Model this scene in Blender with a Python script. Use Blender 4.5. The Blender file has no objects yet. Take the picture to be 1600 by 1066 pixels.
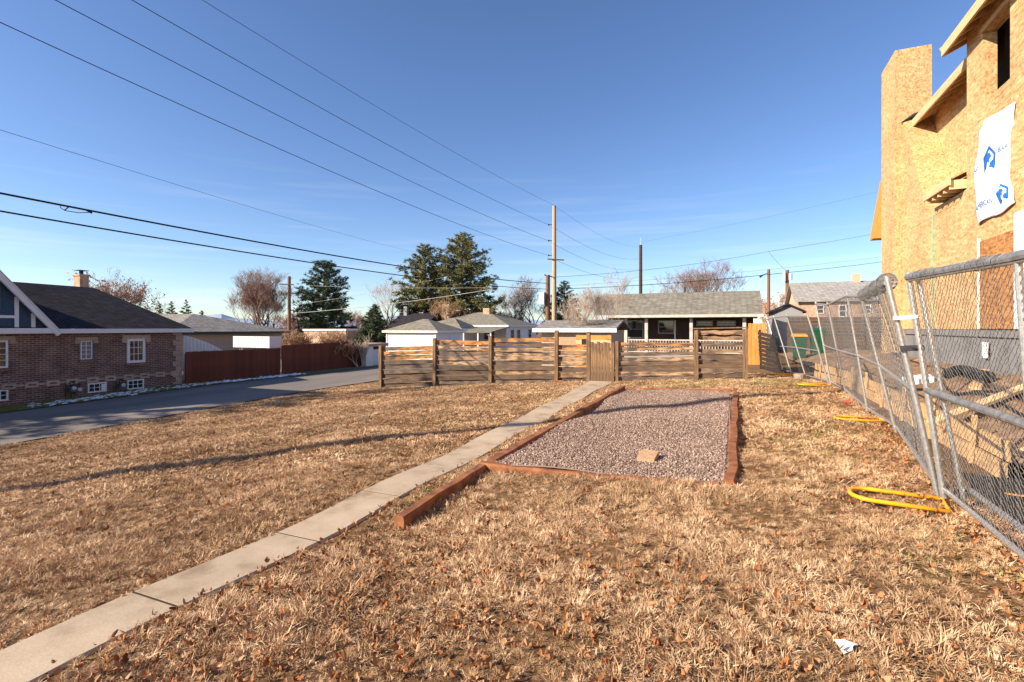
import bpy, bmesh, math, random
import numpy as np
from mathutils import Vector, Matrix
random.seed(7); rng = np.random.default_rng(11)
S = bpy.context.scene
COL = S.collection
PI = math.pi
# ------------------------------------------------------------------ camera, world, sun, exposure
TH = math.radians(23.33)
H = 1.5
cam = bpy.data.cameras.new('camera'); co = bpy.data.objects.new('camera', cam); COL.objects.link(co)
co.location = (0, 0, H); co.rotation_euler = (PI/2, 0, TH)
cam.sensor_width = 36; cam.lens = 18.0; cam.shift_y = -21/1600
cam.clip_start = 0.05; cam.clip_end = 30000
S.camera = co
SUN_AZ = math.atan2(0.735, 0.678)      # direction the light travels, from +Y towards +X
SUN_EL = math.radians(27)
w = bpy.data.worlds.new('World'); S.world = w; w.use_nodes = True
nt = w.node_tree; nt.nodes.clear()
wo = nt.nodes.new('ShaderNodeOutputWorld'); bg = nt.nodes.new('ShaderNodeBackground')
sky = nt.nodes.new('ShaderNodeTexSky'); sky.sky_type = 'NISHITA'; sky.sun_disc = False
sky.sun_elevation = SUN_EL; sky.sun_rotation = SUN_AZ + PI
sky.altitude = 1600; sky.air_density = 1.0; sky.dust_density = 1.5; sky.ozone_density = 2.6
bg.inputs['Strength'].default_value = 0.095
# thin cirrus streaks low in the sky, everywhere round the horizon
geo = nt.nodes.new('ShaderNodeTexCoord'); mp = nt.nodes.new('ShaderNodeMapping')
mp.inputs['Scale'].default_value = (1.5, 1.5, 30); mp.inputs['Rotation'].default_value = (0.05, 0.04, 0)
nz = nt.nodes.new('ShaderNodeTexNoise'); nz.inputs['Scale'].default_value = 2.2; nz.inputs['Detail'].default_value = 5
cr = nt.nodes.new('ShaderNodeValToRGB'); cr.color_ramp.elements[0].position = .52; cr.color_ramp.elements[1].position = .78
sx = nt.nodes.new('ShaderNodeSeparateXYZ')
hz = nt.nodes.new('ShaderNodeMapRange'); hz.inputs['From Min'].default_value = .0; hz.inputs['From Max'].default_value = .30
hz.inputs['To Min'].default_value = .34; hz.inputs['To Max'].default_value = 0
mu = nt.nodes.new('ShaderNodeMath'); mu.operation = 'MULTIPLY'
mx = nt.nodes.new('ShaderNodeMixRGB'); mx.inputs['Color2'].default_value = (6.2, 6.1, 6.0, 1)
L = nt.links.new
L(geo.outputs['Generated'], mp.inputs['Vector']); L(mp.outputs['Vector'], nz.inputs['Vector'])
L(nz.outputs['Fac'], cr.inputs['Fac']); L(geo.outputs['Generated'], sx.inputs['Vector'])
L(sx.outputs['Z'], hz.inputs['Value']); L(cr.outputs['Color'], mu.inputs[0]); L(hz.outputs['Result'], mu.inputs[1])
hsv = nt.nodes.new('ShaderNodeHueSaturation'); hsv.inputs['Saturation'].default_value = 1.10; hsv.inputs['Hue'].default_value = .507
L(mu.outputs['Value'], mx.inputs['Fac']); L(sky.outputs['Color'], hsv.inputs['Color']); L(hsv.outputs['Color'], mx.inputs['Color1'])
L(mx.outputs['Color'], bg.inputs['Color']); L(bg.outputs['Background'], wo.inputs['Surface'])
sl = bpy.data.lights.new('sun', 'SUN'); sl.energy = 5.0; sl.angle = math.radians(.55); sl.color = (1, .87, .70)
so = bpy.data.objects.new('sun', sl); COL.objects.link(so); so.location = (-20, -20, 30)
ldir = Vector((math.sin(SUN_AZ)*math.cos(SUN_EL), math.cos(SUN_AZ)*math.cos(SUN_EL), -math.sin(SUN_EL)))
so.rotation_euler = ldir.to_track_quat('-Z', 'Y').to_euler()
S.view_settings.view_transform = 'Standard'; S.view_settings.look = 'None'
S.view_settings.exposure = 1.05; S.view_settings.gamma = 1; S.view_settings.use_curve_mapping = False
S.render.engine = 'CYCLES'

# ------------------------------------------------------------------ measuring helpers (used only to find real positions)
CT, ST = math.cos(TH), math.sin(TH)
def ray(x, y): u = (x-800)/800; return (u*CT-ST, u*ST+CT, -(y-512)/800)
def atX(x, y, X): a = ray(x, y); s = X/a[0]; return (X, a[1]*s, H+a[2]*s)
def atY(x, y, Y): a = ray(x, y); s = Y/a[1]; return (a[0]*s, Y, H+a[2]*s)
def atS(x, y, s): a = ray(x, y); return (a[0]*s, a[1]*s, H+a[2]*s)

KX = [-3000, -60, -22.5, -20.9, -15.4, -13, -8, -3.5, 0.5, 2.5, 2.6, 4.6, 30, 3000]
KZ = [-1.3, -1.1, -1.05, -1.05, -1.02, -.92, -.51, -.25, 0, .02, .02, .1, .1, -1.0]
def tz(X, Y):
    X = np.asarray(X, float); Y = np.asarray(Y, float)
    z = np.interp(X, KX, KZ)
    wgt = np.interp(X, [-15.4, -6], [1, 0])
    z = z + wgt*np.interp(Y, [-10, 0, 15, 40], [-.45, -.35, 0, 0])
    lw = np.interp(X, [-14, -12, 2, 2.5], [0, 1, 1, 0])*np.interp(Y, [15, 17], [1, 0])
    z = z + lw*.018*(np.sin(X*1.7+Y*.6)+np.sin(Y*2.1-X*.9+1.3))
    return z
def TZ(x, y): return float(tz(x, y))

# ------------------------------------------------------------------ materials
MATS = {}
def nodes_of(name):
    m = bpy.data.materials.new(name); m.use_nodes = True
    n = m.node_tree.nodes; b = n['Principled BSDF']; MATS[name] = m
    return m, m.node_tree, n, b
def ramp(t, vals):
    r = t.nodes.new('ShaderNodeValToRGB'); e = r.color_ramp.elements
    while len(e) < len(vals): e.new(.5)
    for i, (p, c) in enumerate(vals): e[i].position = p; e[i].color = (*c, 1)
    return r
def coord(t, kind='Object', scale=(1, 1, 1), rot=(0, 0, 0)):
    if kind == 'World':
        g = t.nodes.new('ShaderNodeNewGeometry'); o = g.outputs['Position']
    else:
        g = t.nodes.new('ShaderNodeTexCoord'); o = g.outputs[kind]
    m = t.nodes.new('ShaderNodeMapping'); m.inputs['Scale'].default_value = scale; m.inputs['Rotation'].default_value = rot
    t.links.new(o, m.inputs['Vector']); return m.outputs['Vector']
def noise(t, vec, scale, detail=4, rough=.55, dist=0):
    n = t.nodes.new('ShaderNodeTexNoise'); n.inputs['Scale'].default_value = scale; n.inputs['Detail'].default_value = detail
    n.inputs['Roughness'].default_value = rough; n.inputs['Distortion'].default_value = dist
    t.links.new(vec, n.inputs['Vector']); return n
def bump(t, b, val, strength=.3, dist=.01):
    n = t.nodes.new('ShaderNodeBump'); n.inputs['Strength'].default_value = strength; n.inputs['Distance'].default_value = dist
    t.links.new(val, n.inputs['Height']); t.links.new(n.outputs['Normal'], b.inputs['Normal'])
def mixc(t, a, bcol, fac, mode='MIX'):
    m = t.nodes.new('ShaderNodeMixRGB'); m.blend_type = mode
    for s, v in (('Color1', a), ('Color2', bcol), ('Fac', fac)):
        if hasattr(v, 'node'): t.links.new(v, m.inputs[s])
        elif isinstance(v, (int, float)): m.inputs[s].default_value = v
        else: m.inputs[s].default_value = (*v, 1)
    return m.outputs['Color']
def basic(name, vals, scale=4, rough=.8, kind='Object', bmp=.15, stretch=(1, 1, 1), spec=.3, metal=0, rnd=0.0, detail=5, bdist=.01):
    m, t, n, b = nodes_of(name)
    v = coord(t, kind, stretch); no = noise(t, v, scale, detail)
    if isinstance(vals[0], (int, float)):
        c = vals; vals = [(.3, tuple(x*.78 for x in c)), (.7, tuple(min(1, x*1.18) for x in c))]
    r = ramp(t, vals); t.links.new(no.outputs['Fac'], r.inputs['Fac']); c = r.outputs['Color']
    if rnd:
        oi = t.nodes.new('ShaderNodeObjectInfo')
        mr = t.nodes.new('ShaderNodeMapRange'); mr.inputs['To Min'].default_value = 1-rnd; mr.inputs['To Max'].default_value = 1+rnd
        t.links.new(oi.outputs['Random'], mr.inputs['Value'])
        hs = t.nodes.new('ShaderNodeHueSaturation'); t.links.new(mr.outputs['Result'], hs.inputs['Value']); t.links.new(c, hs.inputs['Color']); c = hs.outputs['Color']
    t.links.new(c, b.inputs['Base Color'])
    b.inputs['Roughness'].default_value = rough; b.inputs['Specular IOR Level'].default_value = spec; b.inputs['Metallic'].default_value = metal
    if bmp: bump(t, b, no.outputs['Fac'], bmp, bdist)
    return m
basic('white_paint', [(.2, (.73, .71, .68)), (.8, (.80, .78, .75))], 3, .55, bmp=.05)
basic('white_trim', [(.2, (.66, .64, .63)), (.8, (.73, .71, .70))], 3, .6, bmp=.05)
basic('cream_trim', (.52, .47, .41), 4, .6, bmp=.05)
basic('blue_siding', (.028, .060, .105), 6, .6, stretch=(1, 1, 6), bmp=.2)
basic('tan_stone', (.40, .30, .22), 14, .9, bmp=.3, rnd=.12)
basic('tan_brick', [(.3, (.36, .22, .13)), (.7, (.50, .33, .21))], 9, .9)
basic('tan_stucco', (.46, .37, .26), 20, .9)
basic('grey_stucco', (.30, .29, .28), 20, .9)
basic('metal_galv', [(.3, (.36, .36, .35)), (.7, (.58, .57, .55))], 40, .42, metal=.75, bmp=.05)
basic('wire_galv', [(.3, (.11, .11, .112)), (.7, (.24, .24, .24))], 18, .6, metal=.25, bmp=0)
basic('dark_metal', (.03, .03, .032), 20, .5)
basic('pole_wood', [(.3, (.34, .21, .11)), (.7, (.58, .40, .24))], 9, .9, stretch=(6, 6, .3), bmp=.4)
basic('pole_dark', [(.3, (.035, .024, .018)), (.7, (.12, .07, .045))], 9, .9, stretch=(6, 6, .3), bmp=.4)
basic('pole_red', [(.3, (.13, .06, .03)), (.7, (.26, .13, .07))], 9, .9, stretch=(6, 6, .3), bmp=.4)
basic('cable', (.012, .013, .016), 10, .6, bmp=0)
basic('cable_sunlit', (.46, .42, .38), 10, .6, bmp=0)  # pale base colour stands for sunlight on these cables
basic('timber', [(.25, (.10, .035, .018)), (.55, (.27, .105, .045)), (.8, (.38, .17, .08))], 7, .9, stretch=(1, 1, 1), bmp=.5)
basic('red_fence', [(.3, (.105, .027, .014)), (.7, (.19, .052, .024))], 8, .8, stretch=(5, 5, .5), bmp=.2, rnd=.16)
basic('dark_fence', [(.3, (.045, .03, .024)), (.7, (.13, .085, .06))], 8, .9, stretch=(5, 5, .5), bmp=.2, rnd=.2)
basic('shade_slat', [(.3, (.018, .014, .012)), (.7, (.05, .036, .028))], 8, .9, rnd=.2)  # wood slats coloured near-black, the shadow on them put into the base
basic('orange_wood', [(.3, (.50, .19, .035)), (.7, (.64, .28, .065))], 6, .75, stretch=(5, 5, .5), bmp=.2, rnd=.08)
basic('lumber', [(.3, (.52, .35, .18)), (.7, (.68, .49, .28))], 5, .8, stretch=(5, .5, 5), bmp=.2, rnd=.1)
basic('form_board', [(.25, (.34, .20, .09)), (.5, (.60, .37, .17)), (.75, (.70, .46, .23))], 5, .85, stretch=(5, .5, 5), bmp=.3, rnd=.14)
basic('bark', [(.3, (.10, .07, .05)), (.7, (.23, .16, .12))], 9, .95, stretch=(3, 3, .6), bmp=.5)
basic('twig', [(.3, (.17, .10, .075)), (.7, (.33, .21, .16))], 3, .95, bmp=0)
basic('twig_pale', [(.3, (.34, .26, .20)), (.7, (.52, .41, .32))], 3, .95, bmp=0)
basic('orange_leaf', [(.3, (.44, .20, .10)), (.7, (.62, .36, .22))], 2, .8, bmp=0)
basic('needle', [(.3, (.055, .070, .024)), (.5, (.16, .155, .05)), (.75, (.30, .245, .085))], 1.1, .75, bmp=0)
basic('needle_dark', [(.3, (.028, .050, .024)), (.7, (.09, .115, .045))], 1.5, .75, bmp=0)
basic('dry_shrub', [(.3, (.30, .17, .09)), (.7, (.46, .29, .17))], 3, .9, bmp=0)
basic('green_plastic', (.008, .07, .035), 5, .5)
basic('yellow_plastic', (.78, .36, .02), 8, .42, bmp=.05, rnd=.06)
basic('black_plastic', (.014, .014, .015), 8, .6)
basic('foundation_grey', [(.3, (.13, .13, .135)), (.7, (.21, .20, .20))], 3, .9, bmp=.3)
basic('roof_felt', (.03, .03, .034), 5, .9)
basic('snow', (.80, .82, .85), 12, .6, bmp=.3)
basic('bucket_grey', (.36, .30, .25), 9, .8)
basic('joint_dirt', (.045, .03, .02), 20, 1)
basic('paver_tan', (.40, .25, .15), 25, .9, bmp=.3)
basic('interior_shade', (.05, .035, .022), 5, .9)  # shade inside the open framing, put into one dark wood colour
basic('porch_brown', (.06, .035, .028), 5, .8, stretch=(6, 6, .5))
basic('red_plastic', (.42, .04, .03), 9, .5)
basic('paper_white', (.8, .79, .77), 9, .8)
basic('tape_green', (.22, .45, .26), 9, .6)
basic('transformer_dark', (.10, .10, .11), 9, .5)
basic('transformer_grey', (.52, .53, .50), 9, .5)
basic('house_wrap', (.80, .79, .80), 5, .5, bmp=.25, bdist=.03)
basic('wrap_blue', (.015, .12, .42), 9, .5, bmp=0)
basic('hills_haze', [(.35, (.26, .33, .43)), (.6, (.33, .40, .50)), (.72, (.52, .56, .62))], .002, 1, kind='World', bmp=0)  # forest and snow tones, with distance haze mixed into the pale blue
basic('hedge_brown', [(.3, (.12, .05, .035)), (.7, (.25, .12, .08))], 5, .95, bmp=0)
# glass
m, t, n, b = nodes_of('glass_dark'); b.inputs['Base Color'].default_value = (.02, .022, .025, 1); b.inputs['Roughness'].default_value = .04; b.inputs['Specular IOR Level'].default_value = .9
no = noise(t, coord(t, 'World'), 1.2, 1); bump(t, b, no.outputs['Fac'], .02, .02)
m, t, n, b = nodes_of('glass_blind'); b.inputs['Base Color'].default_value = (.16, .16, .19, 1); b.inputs['Roughness'].default_value = .15
# brick wall facing +X or any X plane: use (Y,Z)
def brickmat(name, c1, c2, mortar, ax=('Y', 'Z')):
    m, t, n, b = nodes_of(name)
    g = t.nodes.new('ShaderNodeNewGeometry'); sp = t.nodes.new('ShaderNodeSeparateXYZ'); cb = t.nodes.new('ShaderNodeCombineXYZ')
    t.links.new(g.outputs['Position'], sp.inputs['Vector'])
    ad = t.nodes.new('ShaderNodeMath'); ad.operation = 'ADD'
    t.links.new(sp.outputs['X'], ad.inputs[0]); t.links.new(sp.outputs['Y'], ad.inputs[1])
    t.links.new(ad.outputs[0], cb.inputs['X']); t.links.new(sp.outputs['Z'], cb.inputs['Y'])
    bt = t.nodes.new('ShaderNodeTexBrick'); bt.inputs['Scale'].default_value = 1
    bt.inputs['Brick Width'].default_value = .215; bt.inputs['Row Height'].default_value = .075; bt.inputs['Mortar Size'].default_value = .010
    bt.inputs['Color1'].default_value = (*c1, 1); bt.inputs['Color2'].default_value = (*c2, 1); bt.inputs['Mortar'].default_value = (*mortar, 1)
    bt.inputs['Mortar Smooth'].default_value = .2
    t.links.new(cb.outputs['Vector'], bt.inputs['Vector'])
    no = noise(t, g.outputs['Position'], 2.5, 5); r = ramp(t, [(.3, (.65, .65, .65)), (.7, (1.2, 1.2, 1.2))]); t.links.new(no.outputs['Fac'], r.inputs['Fac'])
    c = mixc(t, bt.outputs['Color'], r.outputs['Color'], 1, 'MULTIPLY'); t.links.new(c, b.inputs['Base Color'])
    b.inputs['Roughness'].default_value = .9
    iv = t.nodes.new('ShaderNodeMath'); iv.operation = 'SUBTRACT'; iv.inputs[0].default_value = 1; t.links.new(bt.outputs['Fac'], iv.inputs[1])
    bump(t, b, iv.outputs[0], .6, .01)
brickmat('brick_red', (.115, .05, .035), (.20, .095, .07), (.33, .25, .20))
brickmat('brick_tan', (.44, .24, .14), (.54, .33, .21), (.50, .40, .30))
def roofmat(name, c1, c2):
    m, t, n, b = nodes_of(name)
    g = t.nodes.new('ShaderNodeNewGeometry'); sp = t.nodes.new('ShaderNodeSeparateXYZ'); cb = t.nodes.new('ShaderNodeCombineXYZ')
    t.links.new(g.outputs['Position'], sp.inputs['Vector'])
    ad = t.nodes.new('ShaderNodeMath'); ad.operation = 'ADD'
    t.links.new(sp.outputs['X'], ad.inputs[0]); t.links.new(sp.outputs['Y'], ad.inputs[1])
    ml = t.nodes.new('ShaderNodeMath'); ml.operation = 'MULTIPLY'; ml.inputs[1].default_value = 2.2; t.links.new(sp.outputs['Z'], ml.inputs[0])
    t.links.new(ad.outputs[0], cb.inputs['X']); t.links.new(ml.outputs[0], cb.inputs['Y'])
    bt = t.nodes.new('ShaderNodeTexBrick'); bt.inputs['Scale'].default_value = 1
    bt.inputs['Brick Width'].default_value = .3; bt.inputs['Row Height'].default_value = .14; bt.inputs['Mortar Size'].default_value = .012
    bt.inputs['Color1'].default_value = (*c1, 1); bt.inputs['Color2'].default_value = (*c2, 1); bt.inputs['Mortar'].default_value = (*[x*.45 for x in c1], 1)
    t.links.new(cb.outputs['Vector'], bt.inputs['Vector'])
    no = noise(t, g.outputs['Position'], 3, 8, .7); r = ramp(t, [(.3, (.65, .65, .65)), (.7, (1.3, 1.3, 1.3))]); t.links.new(no.outputs['Fac'], r.inputs['Fac'])
    t.links.new(mixc(t, bt.outputs['Color'], r.outputs['Color'], 1, 'MULTIPLY'), b.inputs['Base Color'])
    b.inputs['Roughness'].default_value = .95; b.inputs['Specular IOR Level'].default_value = .15
    bump(t, b, no.outputs['Fac'], .5, .02)
roofmat('roof_dark', (.026, .022, .027), (.042, .036, .042))
roofmat('roof_grey', (.22, .20, .185), (.30, .28, .255))
roofmat('roof_green', (.20, .18, .145), (.27, .245, .195))
roofmat('roof_pale', (.30, .28, .26), (.40, .37, .34))
# weathered fence wood: grain along local X, colour from each board
m, t, n, b = nodes_of('fence_wood')
v = coord(t, 'Object', (1.2, 14, 14)); g1 = noise(t, v, 2.2, 6, .65, .4)
oi = t.nodes.new('ShaderNodeObjectInfo')
rb = ramp(t, [(.30, (.25, .22, .2)), (.48, (.85, .83, .8)), (.70, (1.45, 1.3, 1.12))]); t.links.new(g1.outputs['Fac'], rb.inputs['Fac'])
c = mixc(t, oi.outputs['Color'], rb.outputs['Color'], 1, 'MULTIPLY')
g2 = noise(t, coord(t, 'Object', (1.3, 4, 4)), 1.6, 4); rc = ramp(t, [(.44, (0, 0, 0)), (.60, (1, 1, 1))]); t.links.new(g2.outputs['Fac'], rc.inputs['Fac'])  # dark blotches: weathering plus tree shadow painted into the board colour
c = mixc(t, c, (.075, .052, .038), rc.outputs['Color']); t.links.new(c, b.inputs['Base Color'])
b.inputs['Roughness'].default_value = .9; bump(t, b, g1.outputs['Fac'], .5, .006)
# fence posts (vertical grain)
m, t, n, b = nodes_of('post_wood')
g1 = noise(t, coord(t, 'Object', (14, 14, 1)), 2.2, 6, .65, .4)
rb = ramp(t, [(.30, (.035, .023, .016)), (.48, (.15, .088, .045)), (.70, (.34, .20, .095))]); t.links.new(g1.outputs['Fac'], rb.inputs['Fac'])
t.links.new(rb.outputs['Color'], b.inputs['Base Color']); b.inputs['Roughness'].default_value = .9; bump(t, b, g1.outputs['Fac'], .5, .006)
# oriented strand board
def osb(name, cols, rnd=.07):
    m, t, n, b = nodes_of(name)
    cs = []
    for k, (rot, sc) in enumerate((((.3, .5, .4), 17), ((1.1, -.4, .9), 24), ((-.6, .2, -.5), 11))):
        v = coord(t, 'World', (2.6, .8, 2.4) if k != 1 else (1, 2.8, .8), rot)
        vo = t.nodes.new('ShaderNodeTexVoronoi'); vo.inputs['Scale'].default_value = sc; vo.inputs['Randomness'].default_value = 1
        t.links.new(v, vo.inputs['Vector']); cs.append(vo.outputs['Color'])
    a = mixc(t, cs[0], cs[1], .5); a = mixc(t, a, cs[2], .34)
    bw = t.nodes.new('ShaderNodeRGBToBW'); t.links.new(a, bw.inputs['Color'])
    r = ramp(t, [(.28, cols[0]), (.45, cols[1]), (.60, cols[2]), (.78, cols[3])]); t.links.new(bw.outputs['Val'], r.inputs['Fac'])
    oi = t.nodes.new('ShaderNodeObjectInfo'); mr = t.nodes.new('ShaderNodeMapRange'); mr.inputs['To Min'].default_value = 1-rnd; mr.inputs['To Max'].default_value = 1+rnd
    t.links.new(oi.outputs['Random'], mr.inputs['Value'])
    no = noise(t, coord(t, 'World'), .8, 3); rr = ramp(t, [(.3, (.86, .84, .80)), (.7, (1.08, 1.08, 1.08))]); t.links.new(no.outputs['Fac'], rr.inputs['Fac'])
    c = mixc(t, r.outputs['Color'], rr.outputs['Color'], 1, 'MULTIPLY')
    hs = t.nodes.new('ShaderNodeHueSaturation'); t.links.new(mr.outputs['Result'], hs.inputs['Value']); t.links.new(c, hs.inputs['Color'])
    t.links.new(hs.outputs['Color'], b.inputs['Base Color']); b.inputs['Roughness'].default_value = .75; bump(t, b, bw.outputs['Val'], .25, .004)
osb('osb', [(.34, .18, .07), (.50, .305, .13), (.57, .37, .175), (.66, .465, .255)])
osb('osb_dark', [(.20, .075, .02), (.32, .14, .04), (.40, .19, .06), (.50, .27, .10)])
# lawn soil and far ground
m, t, n, b = nodes_of('lawn_soil')
v = coord(t, 'World'); n1 = noise(t, v, 22, 8, .7); n2 = noise(t, v, .7, 3)
r1 = ramp(t, [(.3, (.075, .042, .022)), (.5, (.20, .118, .06)), (.7, (.38, .24, .125))]); t.links.new(n1.outputs['Fac'], r1.inputs['Fac'])
r2 = ramp(t, [(.35, (.75, .70, .64)), (.65, (1.1, 1.1, 1.05))]); t.links.new(n2.outputs['Fac'], r2.inputs['Fac'])
t.links.new(mixc(t, r1.outputs['Color'], r2.outputs['Color'], 1, 'MULTIPLY'), b.inputs['Base Color']); b.inputs['Roughness'].default_value = 1
b.inputs['Specular IOR Level'].default_value = .1; bump(t, b, n1.outputs['Fac'], 1, .03)
basic('site_dirt', [(.3, (.12, .072, .042)), (.5, (.235, .145, .085)), (.7, (.34, .22, .135))], 5, 1, kind='World', bmp=.8, spec=.1, detail=9, bdist=.05)
basic('verge_soil', [(.3, (.10, .085, .04)), (.5, (.19, .165, .075)), (.7, (.29, .25, .13))], 8, 1, kind='World', bmp=.8, spec=.1, detail=9, bdist=.03)
m, t, n, b = nodes_of('asphalt')
v = coord(t, 'World'); n1 = noise(t, v, 60, 8, .7); n2 = noise(t, coord(t, 'World', (1, .25, 1)), .6, 5)
r1 = ramp(t, [(.3, (.13, .112, .098)), (.7, (.215, .185, .16))]); t.links.new(n1.outputs['Fac'], r1.inputs['Fac'])
r2 = ramp(t, [(.35, (.72, .72, .72)), (.65, (1.15, 1.1, 1.06))]); t.links.new(n2.outputs['Fac'], r2.inputs['Fac'])
t.links.new(mixc(t, r1.outputs['Color'], r2.outputs['Color'], 1, 'MULTIPLY'), b.inputs['Base Color']); b.inputs['Roughness'].default_value = .9; bump(t, b, n1.outputs['Fac'], .4, .01)
m, t, n, b = nodes_of('path_concrete')
v = coord(t, 'World'); n1 = noise(t, v, 90, 6, .7); n2 = noise(t, v, 2.2, 6, .6)
r1 = ramp(t, [(.3, (.37, .285, .20)), (.7, (.50, .40, .295))]); t.links.new(n1.outputs['Fac'], r1.inputs['Fac'])
r2 = ramp(t, [(.32, (.62, .56, .48)), (.45, (.92, .90, .86)), (.62, (1.06, 1.06, 1.04))]); t.links.new(n2.outputs['Fac'], r2.inputs['Fac'])
t.links.new(mixc(t, r1.outputs['Color'], r2.outputs['Color'], 1, 'MULTIPLY'), b.inputs['Base Color']); b.inputs['Roughness'].default_value = .92; bump(t, b, n1.outputs['Fac'], .4, .004)
# instance materials: colour per instance
def instmat(name, cols, trans=0, rough=.85, patch=None):
    m, t, n, b = nodes_of(name)
    oi = t.nodes.new('ShaderNodeObjectInfo'); r = ramp(t, cols); t.links.new(oi.outputs['Random'], r.inputs['Fac']); c = r.outputs['Color']
    if patch:
        n2 = noise(t, coord(t, 'World'), patch[0], 3); r2 = ramp(t, [(.36, patch[1]), (.64, patch[2])]); t.links.new(n2.outputs['Fac'], r2.inputs['Fac'])
        c = mixc(t, c, r2.outputs['Color'], 1, 'MULTIPLY')
    t.links.new(c, b.inputs['Base Color']); b.inputs['Roughness'].default_value = rough; b.inputs['Specular IOR Level'].default_value = .2
    return m
instmat('dry_grass', [(0, (.27, .165, .095)), (.2, (.47, .315, .185)), (.5, (.60, .43, .27)), (.8, (.70, .525, .35)), (1, (.38, .23, .125))], patch=(.9, (.74, .66, .58), (1.12, 1.08, 1.02)))
instmat('green_grass', [(0, (.12, .12, .03)), (.5, (.24, .21, .06)), (1, (.36, .30, .12))])
instmat('leaf_litter', [(0, (.18, .07, .028)), (.25, (.31, .13, .048)), (.45, (.38, .19, .085)), (.65, (.44, .28, .155)), (.88, (.38, .125, .035)), (1, (.12, .055, .03))], rough=.7)
instmat('gravel', [(0, (.11, .075, .06)), (.4, (.22, .15, .12)), (.75, (.33, .235, .185)), (1, (.47, .36, .30))], rough=.9)

# ------------------------------------------------------------------ mesh builder
class MB:
    def __init__(s): s.v = []; s.f = []
    def add(s, v, f):
        o = len(s.v); s.v += [tuple(p) for p in v]; s.f += [tuple(i+o for i in q) for q in f]; return s
    def box(s, x0, x1, y0, y1, z0, z1):
        return s.add([(x0,y0,z0),(x1,y0,z0),(x1,y1,z0),(x0,y1,z0),(x0,y0,z1),(x1,y0,z1),(x1,y1,z1),(x0,y1,z1)],
                     [(0,3,2,1),(4,5,6,7),(0,1,5,4),(1,2,6,5),(2,3,7,6),(3,0,4,7)])
    def hexa(s, p): return s.add(p, [(0,3,2,1),(4,5,6,7),(0,1,5,4),(1,2,6,5),(2,3,7,6),(3,0,4,7)])
    def bar(s, a, b, w, h, up=(0,0,1)):
        a = Vector(a); b = Vector(b); d = (b-a).normalized(); up = Vector(up)
        if abs(d.dot(up)) > .98: up = Vector((1,0,0))
        r = d.cross(up).normalized()*w/2; u = r.cross(d).normalized()*h/2
        return s.hexa([a-r-u, a+r-u, b+r-u, b-r-u, a-r+u, a+r+u, b+r+u, b-r+u])
    def tube(s, pts, r, n=6, caps=True):
        pts = [Vector(p) for p in pts]; rs = r if hasattr(r, '__len__') else [r]*len(pts)
        o = len(s.v); prev = None
        for i, p in enumerate(pts):
            d = (pts[min(i+1, len(pts)-1)]-pts[max(i-1, 0)]).normalized()
            if prev is None:
                up = Vector((0,0,1)) if abs(d.z) < .9 else Vector((1,0,0)); e = d.cross(up).normalized()
            else: e = (prev-d*prev.dot(d)).normalized()
            prev = e; q = d.cross(e)
            for k in range(n):
                a = 2*PI*k/n; s.v.append(tuple(p+(e*math.cos(a)+q*math.sin(a))*rs[i]))
        for i in range(len(pts)-1):
            for k in range(n):
                k2 = (k+1) % n; s.f.append((o+i*n+k, o+i*n+k2, o+(i+1)*n+k2, o+(i+1)*n+k))
        if caps:
            s.f.append(tuple(o+k for k in range(n))[::-1]); e0 = o+(len(pts)-1)*n; s.f.append(tuple(e0+k for k in range(n)))
        return s
    def prism(s, poly, d):     # poly: 3D polygon, extruded along d
        n = len(poly); d = Vector(d); v = [Vector(p) for p in poly]; v2 = [p+d for p in v]
        return s.add(v+v2, [tuple(range(n))[::-1], tuple(range(n, 2*n))]+[(i, (i+1) % n, n+(i+1) % n, n+i) for i in range(n)])
    def build(s, name, mat, parent=None, smooth=False, loc=None, fix=True):
        me = bpy.data.meshes.new(name); me.from_pydata(s.v, [], s.f)
        if loc is not None: me.transform(Matrix.Translation(-Vector(loc)))
        if fix:
            bm = bmesh.new(); bm.from_mesh(me); bmesh.ops.recalc_face_normals(bm, faces=bm.faces); bm.to_mesh(me); bm.free()
        if smooth: me.polygons.foreach_set('use_smooth', [True]*len(me.polygons))
        me.materials.append(MATS[mat]); o = bpy.data.objects.new(name, me); COL.objects.link(o)
        if loc is not None: o.location = loc
        if parent is not None: attach(o, parent)
        return o
def attach(o, p):
    o.parent = p; o.matrix_parent_inverse = Matrix.Translation(-world_loc(p))
def world_loc(p):
    v = Vector((0,0,0))
    # parents are only translated; a parented mesh carries an inverse that cancels its parent's place
    v += p.location
    return v
def tag(o, label, cat, group=None, kind=None):
    if label: o['label'] = label
    if cat: o['category'] = cat
    if group: o['group'] = group
    if kind: o['kind'] = kind
    return o
def thing(name, label, cat, loc=(0,0,0), group=None):
    o = bpy.data.objects.new(name, None); COL.objects.link(o); o.location = loc; o.empty_display_size = .2
    return tag(o, label, cat, group)
def grid_sheet(name, xs, ys, dz, mat, kind='structure', fn=None):
    X, Y = np.meshgrid(np.array(xs, float), np.array(ys, float)); Z = (fn or tz)(X, Y)+dz
    v = np.stack([X, Y, Z], -1).reshape(-1, 3); nx, ny = len(xs), len(ys)
    f = [(j*nx+i, j*nx+i+1, (j+1)*nx+i+1, (j+1)*nx+i) for j in range(ny-1) for i in range(nx-1)]
    me = bpy.data.meshes.new(name); me.from_pydata(v.tolist(), [], f); me.materials.append(MATS[mat])
    me.polygons.foreach_set('use_smooth', [True]*len(f))
    o = bpy.data.objects.new(name, me); COL.objects.link(o)
    if kind: o['kind'] = kind
    return o
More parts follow.
